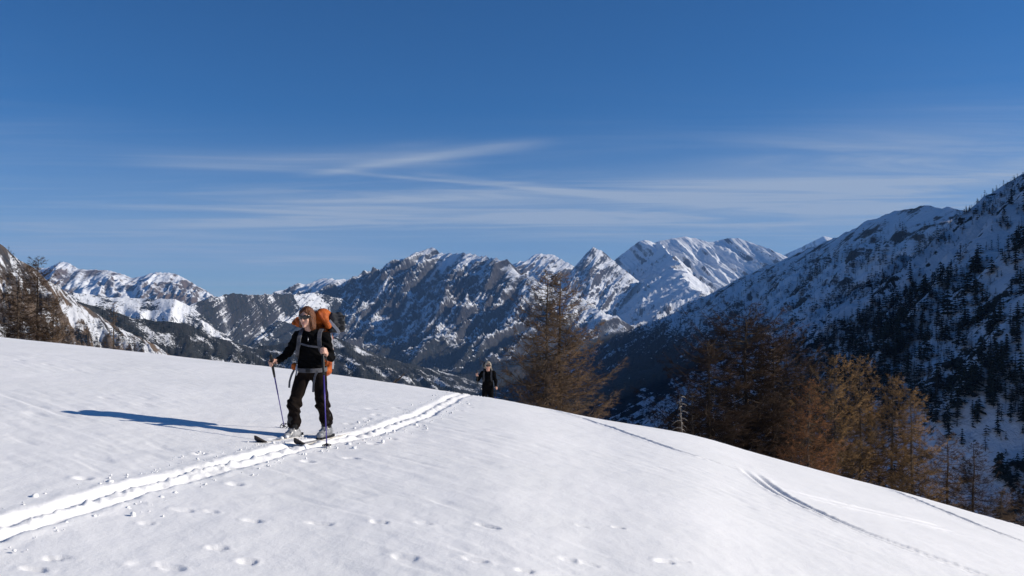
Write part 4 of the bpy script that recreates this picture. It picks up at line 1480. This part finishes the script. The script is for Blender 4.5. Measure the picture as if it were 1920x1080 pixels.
def person_body(J, h, long_hair, mats, parent):
    """one continuous body, then hair, glasses, jacket and trousers over it.  J: joints in metres above the feet"""
    HR = rotz(J['turn']) @ rotx(J.get('nod', 0.0))      # head axes: face looks along local -Y
    hc = np.array(J['head'])

    def hp(x, y, z):
        return hc + HR @ np.array([x, y, z])
    allp = np.array([v for k, v in J.items() if isinstance(v, (tuple, list)) and len(v) == 3])
    lo, hi = allp.min(0) - 0.2, allp.max(0) + 0.2
    lo[2] = -0.02
    fd = Field(lo, hi, h)
    # skull, jaw, nose, brow, chin, ears
    fd.ellipsoid(hp(0, 0.012, 0.025), (0.073, 0.092, 0.092), 0.01, HR)
    fd.ellipsoid(hp(0, -0.026, -0.035), (0.058, 0.062, 0.078), 0.025, HR)
    fd.cone(hp(0, -0.076, -0.098), hp(0, -0.072, -0.090), 0.018, 0.018, 0.018)
    fd.cone(hp(0, -0.088, 0.018), hp(0, -0.112, -0.026), 0.008, 0.0125, 0.009)
    fd.cone(hp(-0.012, -0.098, -0.03), hp(0.012, -0.098, -0.03), 0.008, 0.008, 0.006)
    fd.cone(hp(-0.035, -0.078, 0.036), hp(0.035, -0.078, 0.036), 0.012, 0.012, 0.012)
    for sx in (-1, 1):
        fd.ellipsoid(hp(sx * 0.036, -0.07, -0.025), (0.02, 0.017, 0.02), 0.014, HR)
        fd.ellipsoid(hp(sx * 0.073, 0.008, -0.004), (0.008, 0.018, 0.03), 0.004, HR)
        fd.ellipsoid(hp(sx * 0.030, -0.098, 0.014), (0.017, 0.012, 0.011), 0.008, HR, cut=True)
    fd.ellipsoid(hp(0, -0.098, -0.062), (0.024, 0.008, 0.005), 0.004, HR, cut=True)
    neck = np.array(J['neck'])
    fd.cone(hp(0, 0.02, -0.05), neck, 0.05, 0.055, 0.02)
    # trunk and limbs under the clothes
    ch, pe = np.array(J['chest']), np.array(J['pelvis'])
    fd.ellipsoid(ch, (0.145, 0.095, 0.17), 0.04)
    fd.ellipsoid(ch * 0.5 + pe * 0.5, (0.125, 0.085, 0.16), 0.04)
    fd.ellipsoid(pe, (0.15, 0.095, 0.12), 0.04)
    for q in 'rl':
        sh, el, wr = J['shoulder_' + q], J['elbow_' + q], J['wrist_' + q]
        fd.cone(neck + np.array([0, 0.0, -0.06]), sh, 0.05, 0.052, 0.03)
        fd.cone(sh, el, 0.046, 0.036, 0.02)
        fd.cone(el, wr, 0.036, 0.0255, 0.015)
        hip, kn, an = J['hip_' + q], J['knee_' + q], J['ankle_' + q]
        fd.cone(hip, kn, 0.078, 0.055, 0.03)
        fd.cone(kn, an, 0.052, 0.036, 0.02)
        hand_prims(fd, wr, J['grip_' + q], np.array(J['axis_' + q]), 1 if q == 'r' else -1)
    V, Fq = fd.mesh()
    link('body', mesh_np('body', V, Fq), mats['skin'], parent)
    # jacket
    fd = Field(lo, hi, h * 1.25)
    fd.ellipsoid(ch + np.array([0, 0, 0.01]), (0.168, 0.118, 0.19), 0.05)
    fd.ellipsoid(ch * 0.5 + pe * 0.5, (0.150, 0.112, 0.19), 0.05)
    fd.ellipsoid(pe + np.array([0, 0, 0.05]), (0.165, 0.118, 0.10), 0.05)
    fd.cone(neck + np.array([0, 0.01, -0.05]), neck + np.array([0, 0.012, 0.012]), 0.075, 0.062, 0.03)
    for q in 'rl':
        sh, el, wr = np.array(J['shoulder_' + q]), np.array(J['elbow_' + q]), np.array(J['wrist_' + q])
        fd.cone(neck + np.array([0, 0.0, -0.06]), sh, 0.064, 0.064, 0.03)
        fd.cone(sh, el, 0.064, 0.052, 0.03)
        fd.cone(el, wr * 0.93 + el * 0.07, 0.052, 0.038, 0.02)
    nk = np.array(J['neck'])
    fd.ellipsoid(nk + np.array([-0.006, -0.052, 0.045]), (0.045, 0.05, 0.045), 0.01, cut=True)
    fd.wrinkle(lambda X, Y, Z: 0.007 * np.sin((Z * 46 + X * 18 + 2.2 * np.sin(X * 14 + Z * 9))) * (0.4 + 0.6 * np.sin(Y * 20 + X * 13)) + 0.004 * np.sin(Z * 95 + X * 60 + Y * 40))
    V, Fq = fd.mesh()
    jk = link('jacket', mesh_np('jacket', V, Fq), mats['jacket'], parent)
    # trousers
    fd = Field((lo[0], lo[1], 0.05), (hi[0], hi[1], pe[2] + 0.16), h * 1.25)
    fd.ellipsoid(pe + np.array([0, 0.005, 0.0]), (0.168, 0.118, 0.125), 0.03)
    for q in 'rl':
        hip, kn, an = np.array(J['hip_' + q]), np.array(J['knee_' + q]), np.array(J['ankle_' + q])
        fd.cone(hip, kn, 0.094, 0.074, 0.03)
        fd.cone(kn, an + np.array([0, 0, 0.05]), 0.074, 0.079, 0.03)
        fd.ellipsoid(kn + np.array([0, -0.02, 0.01]), (0.078, 0.084, 0.08), 0.03)

    def folds(X, Y, Z):
        kz = J['knee_r'][2]
        near_knee = np.exp(-((Z - kz + 0.02) / 0.10) ** 2)
        near_hem = np.exp(-((Z - 0.2) / 0.08) ** 2)
        low = np.clip((0.75 - Z) / 0.2, 0, 1)
        return 0.011 * near_knee * np.sin(Z * 62 + X * 34 + Y * 25 + 2.5 * np.sin(X * 19 + Z * 11)) + 0.006 * near_hem * np.sin(Z * 75 + X * 45 - Y * 35) \
            + 0.006 * low * np.sin(X * 42 + Y * 38 + 2.5 * np.sin(Z * 15))
    fd.wrinkle(folds)
    # hem cut off level above the boots
    X, Y, Z = np.meshgrid(*fd.ax, indexing='ij')
    fd.d = np.maximum(fd.d, (J['hem'] + 0.012 * np.sin(X * 30 + Y * 22)) - Z)
    V, Fq = fd.mesh()
    link('trousers', mesh_np('trousers', V, Fq), mats['trousers'], parent)
    # hair
    hl = hc - 0.22
    hh = hc + 0.22
    fd = Field(hl, hh, h)
    fd.ellipsoid(hp(0, 0.022, 0.036), (0.088, 0.105, 0.100), 0.02, HR)
    if long_hair:
        fd.cone(hp(0.066, 0.0, 0.02), hp(0.076, -0.012, -0.13), 0.030, 0.024, 0.03)
        fd.cone(hp(-0.066, 0.01, 0.02), hp(-0.070, 0.0, -0.11), 0.026, 0.018, 0.03)
        fd.cone(hp(0, 0.07, 0.0), hp(0, 0.085, -0.14), 0.065, 0.05, 0.03)
        fd.cone(hp(0.03, 0.06, 0.0), hp(0.05, 0.06, -0.14), 0.055, 0.04, 0.03)
        fd.cone(hp(0.055, -0.035, 0.07), hp(0.080, -0.02, -0.12), 0.016, 0.014, 0.02)
        fd.cone(hp(-0.055, -0.03, 0.07), hp(-0.078, -0.01, -0.10), 0.014, 0.010, 0.02)
    else:
        fd.cone(hp(0.06, 0.01, 0.03), hp(0.075, 0.01, -0.06), 0.035, 0.03, 0.03)
        fd.cone(hp(-0.06, 0.01, 0.03), hp(-0.075, 0.01, -0.06), 0.035, 0.03, 0.03)
        fd.ellipsoid(hp(0, 0.05, -0.01), (0.085, 0.08, 0.09), 0.03, HR)
        fd.cone(hp(-0.05, -0.07, 0.075), hp(0.05, -0.07, 0.07), 0.028, 0.026, 0.02)
    fd.ellipsoid(hp(0.0, -0.125, -0.012), (0.066, 0.088, 0.120), 0.012, HR, cut=True)
    fd.wrinkle(lambda X, Y, Z: 0.0035 * np.sin(X * 230 + Y * 190 + 3 * np.sin(Z * 30)) + 0.003 * np.sin(X * 110 - Y * 90 + Z * 35))
    V, Fq = fd.mesh()
    link('hair', mesh_np('hair', V, Fq), mats['hair'], parent)
    # sunglasses: wrap-round lenses on a thin frame
    vs, fs = [], []
    th = np.linspace(-1.12, 1.12, 33)
    for k, dr in enumerate((0.0, 0.004)):
        for row in range(5):
            v_ = row / 4.0
            for t_ in th:
                half = 0.0235 * (1 - 0.45 * (abs(t_) / 1.12) ** 3) * (0.42 + 0.58 * min(1.0, (abs(t_) / 0.17) ** 2))
                zc = 0.016 - 0.003 * math.cos(t_ * 2)
                z_ = zc + half * (1 - 2 * v_)
                vs.append(hp((0.080 + dr) * math.sin(t_), 0.004 - (0.108 + dr) * math.cos(t_) ** 0.75, z_))
    nth = len(th)
    fs = [grid_faces(5, nth), grid_faces(5, nth, 5 * nth)[:, ::-1]]
    top = np.arange(nth)
    for row in (0, 4):
        a = row * nth + top
        b = a + 5 * nth
        q = np.stack([a[:-1], a[1:], b[1:], b[:-1]], 1)
        fs.append(q[:, ::-1] if row == 0 else q)
    gl = link('sunglasses', mesh_np('sunglasses', np.array(vs), np.concatenate(fs)), LENS, parent)
    for sx in (-1, 1):
        tube_part('temple', [hp(sx * 0.075, -0.05, 0.02), hp(sx * 0.082, 0.0, 0.018), hp(sx * 0.078, 0.03, 0.008)], [0.004, 0.0035, 0.003], BLACK, gl, 6)
    # mouth
    tube_part('lips', [hp(-0.023, -0.090, -0.056), hp(-0.012, -0.0965, -0.062), hp(0, -0.0985, -0.0635), hp(0.012, -0.0965, -0.062), hp(0.023, -0.090, -0.056)],
              [0.002, 0.0045, 0.005, 0.0045, 0.002], LIPS, parent, 7)
    return jk


def boot(parent, an, yaw, mats):
    """touring boot: shell, cuff, rubber sole, buckles; the toe points along yaw"""
    f = np.array([math.sin(yaw), -math.cos(yaw), 0.0])
    s = np.array([math.cos(yaw), math.sin(yaw), 0.0])
    c = np.array([an[0], an[1], 0.0])
    heel, toe = c - f * 0.075, c + f * 0.175
    fd = Field(c - np.array([0.3, 0.3, 0.0]), c + np.array([0.3, 0.3, 0.36]), 0.008)
    fd.cone(heel + [0, 0, 0.085], toe + [0, 0, 0.072], 0.05, 0.042, 0.02)
    fd.cone(heel + f * 0.03 + [0, 0, 0.10], c + f * 0.075 + [0, 0, 0.11], 0.052, 0.047, 0.03)
    fd.cone(c - f * 0.02 + [0, 0, 0.12], c + f * 0.005 + [0, 0, 0.21], 0.056, 0.056, 0.03)
    V, Fq = fd.mesh()
    sh = link('boot', mesh_np('boot', V, Fq), mats['boot'], parent)
    fd = Field(c - np.array([0.3, 0.3, 0.0]), c + np.array([0.3, 0.3, 0.4]), 0.008)
    fd.cone(c + [0, 0, 0.17], c + f * 0.02 + [0, 0, 0.30], 0.062, 0.066, 0.02)
    V, Fq = fd.mesh()
    link('cuff', mesh_np('cuff', V, Fq), BLACK, sh)
    R = np.stack([s, f, np.array([0, 0, 1.0])], 1)
    box_part('sole', c + f * 0.05 + [0, 0, 0.032], (0.082, 0.30, 0.026), BLACK, sh, R, 0.01)
    for k, (d_, z_) in enumerate(((0.12, 0.118), (0.06, 0.158), (0.045, 0.20))):
        box_part('buckle', c + f * (d_ - 0.005) + [0, 0, z_ + 0.0], (0.085, 0.022, 0.012), METAL, sh, R @ rotx(-0.5), 0.004)
    return sh


def ski(name, c, yaw, zfun, label, group, tip_len=0.80, tail_len=0.85, zoff=0.0):
    """ski with shovel, waist and up-curved tip, and a touring binding"""
    f = np.array([math.sin(yaw), -math.cos(yaw)])
    s = np.array([math.cos(yaw), math.sin(yaw)])
    n = 46
    l = np.linspace(-tail_len, tip_len, n)
    wd = 0.041 + 0.014 * np.clip((l - 0.1) / 0.6, 0, 1) ** 1.5 + 0.009 * np.clip((-l - 0.1) / 0.7, 0, 1) ** 1.5
    wd *= np.sqrt(np.clip((tip_len + 0.004 - l) / 0.10, 0, 1)) * np.sqrt(np.clip((l + tail_len + 0.004) / 0.03, 0.15, 1))
    lift = 0.085 * np.clip((l - tip_len + 0.22) / 0.22, 0, 1) ** 2
    th = 0.013
    g0 = zfun(c[0] + f[0] * l[0], c[1] + f[1] * l[0])
    g1 = zfun(c[0] + f[0] * l[-1], c[1] + f[1] * l[-1])
    zl = np.interp(l, [l[0], l[-1]], [g0, g1]) + zoff
    o = empty(name, (c[0], c[1], float(np.interp(0, l, zl))))
    tag(o, label, 'ski', group)
    ox, oy, oz = o.location

    def strip(sel, nm, mat, grow=0.0):
        L, W, Z, U = l[sel], wd[sel], zl[sel], lift[sel]
        rows = []
        for sx, dz in ((-1, 0.0), (-1, th), (1, th), (1, 0.0)):
            rows.append(np.stack([f[0] * L + s[0] * sx * (W + grow) + c[0] - ox, f[1] * L + s[1] * sx * (W + grow) + c[1] - oy,
                                  Z + U + dz + (grow if dz else -grow) - oz], 1))
        V = np.stack(rows, 1)
        m = len(L)
        i = np.arange(m * 4).reshape(m, 4)
        j = np.roll(i, -1, 1)
        q = np.stack([i[:-1], j[:-1], j[1:], i[1:]], -1).reshape(-1, 4)
        q = np.concatenate([q, i[0][None, ::-1], i[-1][None]])
        return link(nm, mesh_np(nm, V.reshape(-1, 3), q, False), mat, o)
    strip(l < tip_len - 0.13, 'ski_body', SKITOP)
    strip(l > tip_len - 0.175, 'tip', SKITIP, 0.0015)
    R = np.array([[s[0], f[0], 0], [s[1], f[1], 0], [0, 0, 1.0]])
    zb = float(np.interp(0.0, l, zl)) - oz + th
    bind = box_part('binding', np.array([f[0] * 0.16, f[1] * 0.16, zb + 0.012]), (0.07, 0.07, 0.026), BLACK, o, R)
    box_part('heel_piece', np.array([-f[0] * 0.13, -f[1] * 0.13, zb + 0.016]), (0.06, 0.09, 0.034), BLACK, o, R)
    box_part('toe_lever', np.array([f[0] * 0.235, f[1] * 0.235, zb + 0.006]), (0.025, 0.07, 0.012), METAL, bind, R, 0.003)
    return o


def pole(name, tip, top, label, group, shaft_mat):
    tip, top = np.array(tip, float), np.array(top, float)
    o = empty(name, tuple(tip))
    tag(o, label, 'ski pole', group)
    v = top - tip
    L = np.linalg.norm(v)
    d = v / L
    z0 = np.zeros(3)
    tube_part('shaft', [z0 + d * 0.06, d * (L * 0.48), d * (L * 0.5), d * (L - 0.36)], [0.0065, 0.0068, 0.0085, 0.009], shaft_mat, o)
    tube_part('tip', [z0 - d * 0.02, z0, d * 0.07], [0.0015, 0.004, 0.0055], METAL, o, 8)
    g = tube_part('grip', [d * (L - 0.37), d * (L - 0.30), d * (L - 0.16), d * (L - 0.12), d * (L - 0.02), d * L], [0.013, 0.015, 0.0165, 0.0145, 0.0195, 0.012], BLACK, o, 12)
    # basket: ring with spokes
    a = np.cross(d, [0.3, 0.9, 0.1])
    a /= np.linalg.norm(a)
    b = np.cross(d, a)
    tb = Tubes()
    th = np.linspace(0, 2 * np.pi, 21)
    tb.add(d * 0.075 + 0.048 * (np.cos(th)[:, None] * a + np.sin(th)[:, None] * b), np.full(21, 0.005), 6, 0, False)
    for k in range(4):
        e = math.cos(k * 1.5708) * a + math.sin(k * 1.5708) * b
        tb.add([d * 0.085, d * 0.075 + 0.047 * e], [0.007, 0.005], 5, 0, False)
    tb.add([d * 0.065, d * 0.10], [0.012, 0.010], 8, 0, False)
    link('basket', tb.mesh('basket', [DARKGREY]), None, o)
    p0 = d * (L - 0.03)
    dr = np.array([0.02, 0.03, 0.0])
    tube_part('wrist_strap', [p0, p0 + dr - d * 0.05, p0 + dr * 1.5 - d * 0.12, p0 + dr * 0.4 - d * 0.17], [0.004] * 4, BLACK, g, 6)
    return o


# ---- front skier
SK = np.array([(590 - 960) / F * 10.32, 10.32])
z_sk = float(hill(*SK)) - 0.03
p1 = empty('person', (SK[0], SK[1], z_sk))
tag(p1, 'skier in black fleece and dark trousers with auburn hair and sunglasses climbing the track', 'person')


def local(x, y, z):
    return np.array([x - SK[0], y - SK[1], z - z_sk])


grip_r = np.array([-0.468, -0.17, 0.945])
grip_l = np.array([0.150, -0.235, 1.09])
tip_r = np.array([(534 - 960) / F * 10.95, 10.95])
tip_l = np.array([(613 - 960) / F * 9.62, 9.62])
tipr = local(tip_r[0], tip_r[1], float(hill(*tip_r)) - 0.03)
tipl = local(tip_l[0], tip_l[1], float(hill(*tip_l)) - 0.03)
ax_r = unit(grip_r - tipr)
ax_l = unit(grip_l - tipl)
J1 = dict(head=(-0.092, -0.035, 1.49), turn=-0.20, nod=0.10, neck=(-0.062, 0.02, 1.325), chest=(-0.045, 0.035, 1.14), pelvis=(-0.050, 0.03, 0.86),
          shoulder_r=(-0.205, 0.03, 1.262), elbow_r=(-0.335, 0.055, 1.06), wrist_r=(-0.428, -0.105, 0.965), grip_r=tuple(grip_r), axis_r=tuple(ax_r),
          shoulder_l=(0.118, 0.045, 1.252), elbow_l=(0.185, 0.045, 1.005), wrist_l=(0.178, -0.165, 1.055), grip_l=tuple(grip_l), axis_l=tuple(ax_l),
          hip_r=(-0.135, 0.03, 0.83), knee_r=(-0.228, -0.075, 0.44), ankle_r=(-0.245, -0.02, 0.16),
          hip_l=(0.040, 0.035, 0.83), knee_l=(0.082, 0.05, 0.44), ankle_l=(0.115, 0.14, 0.17), hem=0.165)
for k in ('axis_r', 'axis_l'):
    J1[k] = np.array(J1[k])
MAT1 = dict(skin=SKIN, hair=AUBURN, jacket=FLEECE, trousers=TROUSER, boot=BOOTSHELL)
jk = person_body(J1, 0.0078, True, MAT1, p1)
tube_part('zip', [(-0.062, -0.078, 1.25), (-0.058, -0.086, 1.205)], [0.004, 0.004], METAL, jk, 6)
YAW = -0.24
YAWR = -0.30
boot(p1, (-0.245, -0.03), YAWR, MAT1)
boot(p1, (0.115, 0.13), YAW, MAT1)


def bed(x, y):
    return float(hill(x, y)) - 0.07


GSK = 'skis of the front skier'
ski('ski', SK + np.array([-0.245, -0.03]), YAWR, bed, 'pale ski with dark tip under the front skier, on the left in the track', GSK, zoff=0.052)
ski('ski', SK + np.array([0.115, 0.13]), YAW, bed, 'pale ski with dark tip under the front skier, beside the planted purple pole', GSK, zoff=0.052)
GP = 'poles of the front skier'
w0 = np.array([SK[0], SK[1], z_sk])
pole('ski_pole', w0 + tipr, w0 + grip_r + ax_r * 0.14, 'ski pole in the front skier\'s outstretched hand, slanting back to the snow', GP, PURPLE)
pole('ski_pole', w0 + tipl, w0 + grip_l + ax_l * 0.07, 'purple ski pole planted upright in front of the front skier\'s leg', GP, PURPLE)

# backpack
bp = empty('backpack', (SK[0], SK[1], z_sk + 0.8))
tag(bp, 'large orange rucksack with grey straps worn by the front skier', 'backpack')


def bpz(p):
    p = np.array(p, float)
    p[..., 2] -= 0.8
    return p


fd = Field((-0.36, 0.02, 0.70), (0.40, 0.52, 1.72), 0.010)
fd.ellipsoid((-0.035, 0.255, 1.10), (0.195, 0.125, 0.33), 0.03, power=3.2)
fd.ellipsoid((-0.035, 0.25, 0.88), (0.18, 0.12, 0.14), 0.05, power=2.6)
fd.wrinkle(lambda X, Y, Z: 0.007 * np.sin(Z * 42 + X * 25 + 2 * np.sin(Y * 20)) + 0.005 * np.sin(X * 60 - Z * 33))
V, Fq = fd.mesh()
main = link('main_bag', mesh_np('main_bag', bpz(V), Fq), ORANGE, bp)
fd = Field((-0.42, 0.0, 1.25), (0.42, 0.56, 1.75), 0.010)
fd.ellipsoid((-0.06, 0.19, 1.47), (0.235, 0.12, 0.075), 0.03, rot=np.array([[0.985, 0, -0.17], [0, 1, 0], [0.17, 0, 0.985]]), power=2.5)
fd.ellipsoid((0.055, 0.19, 1.515), (0.088, 0.105, 0.08), 0.04, power=2.4)
fd.cone((0.06, 0.10, 1.54), (0.14, 0.11, 1.40), 0.045, 0.045, 0.03)
fd.wrinkle(lambda X, Y, Z: 0.009 * np.sin(X * 38 + Z * 30 + 2 * np.sin(Y * 25)) + 0.005 * np.sin(Y * 70 + X * 35))
V, Fq = fd.mesh()
lid = link('lid', mesh_np('lid', bpz(V), Fq), ORANGE, bp)
# folded mat strapped to the side, with its dark hollows
mat_rot = rotz(0.35)
mc = np.array([0.205, 0.25, 1.425 - 0.8])
fd = Field((-0.2, -0.2, -0.2), (0.2, 0.2, 0.2), 0.008)
fd.ellipsoid((0, 0, 0), (0.10, 0.13, 0.125), 0.01, power=4.5)
fd.wrinkle(lambda X, Y, Z: 0.006 * np.sin(Z * 78) + 0.003 * np.sin(X * 60 + Z * 20))
V, Fq = fd.mesh()
mat_o = link('folded_mat', mesh_np('folded_mat', V @ mat_rot.T + mc, Fq), DARKGREY, bp)
for zz_ in (0.072, 0.0, -0.07):
    box_part('hollow', mc + mat_rot @ np.array([0.055, -0.128, zz_]), (0.052, 0.012, 0.042), BLACK, mat_o, mat_rot, 0.004)
    box_part('hollow', mc + mat_rot @ np.array([0.099, -0.05, zz_]), (0.012, 0.06, 0.042), BLACK, mat_o, mat_rot, 0.004)
ribbon('mat_strap', [mc + mat_rot @ np.array(p) for p in ((-0.10, -0.135, 0.03), (-0.05, -0.14, -0.03), (0.0, -0.142, -0.085), (0.02, -0.13, -0.128))], 0.035, 0.006, PALESTRAP, mat_o, (0, -1, 0))
front = (0.0, -1.0, 0.15)


def outward(c):
    def f(P):
        q = P - np.array([c[0], c[1], 0])[None]
        q = q.copy()
        q[:, 2] = 0
        return q / (np.linalg.norm(q, axis=1, keepdims=True) + 1e-9)
    return f


ribbon('shoulder_strap', bpz([(-0.135, 0.16, 1.33), (-0.150, 0.07, 1.352), (-0.160, -0.03, 1.315), (-0.168, -0.085, 1.24), (-0.172, -0.098, 1.16), (-0.185, -0.09, 1.09), (-0.205, -0.02, 1.03), (-0.19, 0.12, 0.97)]),
       0.044, 0.016, STRAP, bp, front)
ribbon('shoulder_strap', bpz([(0.07, 0.18, 1.33), (0.070, 0.08, 1.352), (0.068, -0.02, 1.315), (0.072, -0.082, 1.24), (0.080, -0.100, 1.16), (0.098, -0.095, 1.09), (0.125, -0.03, 1.03), (0.15, 0.12, 0.97)]),
       0.046, 0.016, STRAP, bp, front)
ribbon('sternum_strap', bpz([(-0.170, -0.108, 1.185), (-0.10, -0.122, 1.165), (-0.045, -0.127, 1.152), (0.02, -0.122, 1.142), (0.085, -0.112, 1.135)]), 0.022, 0.006, STRAP, bp, front)
th = np.linspace(-2.75, 2.75, 40)
belt = np.stack([-0.045 + 0.185 * np.sin(th), 0.03 - 0.145 * np.cos(th), 0.865 - 0.012 * np.cos(th)], 1)
ribbon('hip_belt', bpz(belt), 0.050, 0.012, STRAP, bp, outward((-0.045, 0.03)))
box_part('hip_buckle', bpz((-0.052, -0.128, 0.853)), (0.055, 0.016, 0.038), BLACK, bp)
fd = Field((-0.4, -0.2, 0.75), (-0.1, 0.25, 1.05), 0.009)
fd.ellipsoid((-0.245, 0.0, 0.90), (0.032, 0.07, 0.045), 0.01, power=2.8)
V, Fq = fd.mesh()
link('hip_pocket', mesh_np('hip_pocket', bpz(V), Fq), ORANGE, bp)
ribbon('loose_strap', bpz([(-0.235, -0.05, 0.86), (-0.262, -0.07, 0.80), (-0.288, -0.06, 0.72), (-0.295, -0.05, 0.645)]), 0.024, 0.004, STRAP, bp, front)
ribbon('loose_strap', bpz([(0.062, -0.118, 0.845), (0.035, -0.135, 0.80), (0.018, -0.14, 0.70), (0.012, -0.135, 0.60)]), 0.024, 0.004, STRAP, bp, front)
ribbon('side_strap', bpz([(0.165, 0.15, 1.30), (0.182, 0.15, 1.18), (0.190, 0.15, 1.05), (0.195, 0.14, 0.93), (0.19, 0.14, 0.86)]), 0.022, 0.005, PALESTRAP, bp, (0.5, -1, 0))
tube_part('compass_cord', bpz([(-0.185, -0.115, 0.93), (-0.190, -0.13, 0.88), (-0.175, -0.135, 0.84), (-0.188, -0.132, 0.80)]), [0.008, 0.012, 0.010, 0.006], PALESTRAP, bp, 8)

# ---- second skier, coming up over the crest
S2 = np.array([(913 - 960) / F * 29.5, 29.5])
z_top = EYE + (HY - 677) / F * 29.5
z2 = float(hill(*S2)) - 0.05
ks = (z_top - z2) / 1.66
p2 = empty('person', (S2[0], S2[1], z2))
p2.scale = (ks, ks, ks)
tag(p2, 'distant skier all in black with short grey blond hair coming over the crest', 'person')
J2 = dict(head=(0.035, -0.06, 1.525), turn=0.12, nod=0.12, neck=(0.03, 0.01, 1.36), chest=(0.03, 0.03, 1.17), pelvis=(0.02, 0.04, 0.88),
          shoulder_r=(-0.135, 0.02, 1.30), elbow_r=(-0.265, 0.01, 1.10), wrist_r=(-0.275, -0.15, 1.215), grip_r=(-0.285, -0.20, 1.275), axis_r=np.array((-0.05, -0.28, 0.96)),
          shoulder_l=(0.195, 0.02, 1.30), elbow_l=(0.265, 0.05, 1.04), wrist_l=(0.262, -0.07, 0.90), grip_l=(0.270, -0.125, 0.865), axis_l=np.array((0.05, 0.1, 0.99)),
          hip_r=(-0.06, 0.04, 0.85), knee_r=(-0.07, -0.03, 0.46), ankle_r=(-0.07, 0.03, 0.17),
          hip_l=(0.11, 0.04, 0.85), knee_l=(0.12, 0.03, 0.46), ankle_l=(0.13, 0.14, 0.17), hem=0.165)
MAT2 = dict(skin=SKIN, hair=GREYHAIR, jacket=FLEECE, trousers=FLEECE, boot=BLACK)
person_body(J2, 0.011, False, MAT2, p2)
boot(p2, (-0.07, 0.02), 0.05, MAT2)
boot(p2, (0.13, 0.13), 0.05, MAT2)


def bed2(x, y):
    return float(hill(x, y)) - 0.05


GS2 = 'skis of the second skier'
ski('ski', S2 + np.array([-0.07, 0.02]) * ks, 0.02, bed2, 'ski of the distant skier beyond the crest, on the left', GS2)
ski('ski', S2 + np.array([0.13, 0.13]) * ks, 0.02, bed2, 'ski of the distant skier beyond the crest, on the right', GS2)
b0 = np.array([S2[0], S2[1], z2])
gr = b0 + np.array(J2['grip_r']) * ks
gl_ = b0 + np.array(J2['grip_l']) * ks
ar, al = unit(J2['axis_r']), unit(J2['axis_l'])


def down_to_snow(g, a):
    for q in np.linspace(0.5, 2.2, 300):
        p = g - a * q
        if p[2] < float(hill(p[0], p[1])) - 0.02:
            return p
    return g - a * 1.3


pole('ski_pole', down_to_snow(gr, ar), gr + ar * 0.15, 'ski pole in the raised hand of the distant skier', 'poles of the second skier', BLACK)
pole('ski_pole', down_to_snow(gl_, al), gl_ + al * 0.08, 'ski pole in the lowered hand of the distant skier', 'poles of the second skier', PURPLE)
b2 = empty('backpack', (S2[0], S2[1], z2 + 0.8 * ks))
b2.scale = (ks, ks, ks)
tag(b2, 'black rucksack rising behind the head of the distant skier', 'backpack')
fd = Field((-0.3, 0.0, 0.75), (0.3, 0.5, 1.8), 0.012)
fd.ellipsoid((0.02, 0.24, 1.18), (0.165, 0.12, 0.32), 0.03, power=3.0)
V, Fq = fd.mesh()
link('main_bag', mesh_np('main_bag', bpz(V), Fq), BLACK, b2)
fd = Field((-0.3, 0.0, 1.3), (0.3, 0.5, 1.8), 0.012)
fd.ellipsoid((-0.01, 0.20, 1.53), (0.12, 0.11, 0.10), 0.03, power=2.6)
V, Fq = fd.mesh()
link('lid', mesh_np('lid', bpz(V), Fq), BLACK, b2)
for sx in (-0.085, 0.135):
    ribbon('shoulder_strap', bpz([(sx, 0.15, 1.36), (sx, 0.05, 1.385), (sx, -0.05, 1.34), (sx - 0.005, -0.095, 1.24), (sx, -0.10, 1.12), (sx + (0.03 if sx > 0 else -0.03), 0.0, 1.03)]), 0.05, 0.014, DARKGREY, b2, front)
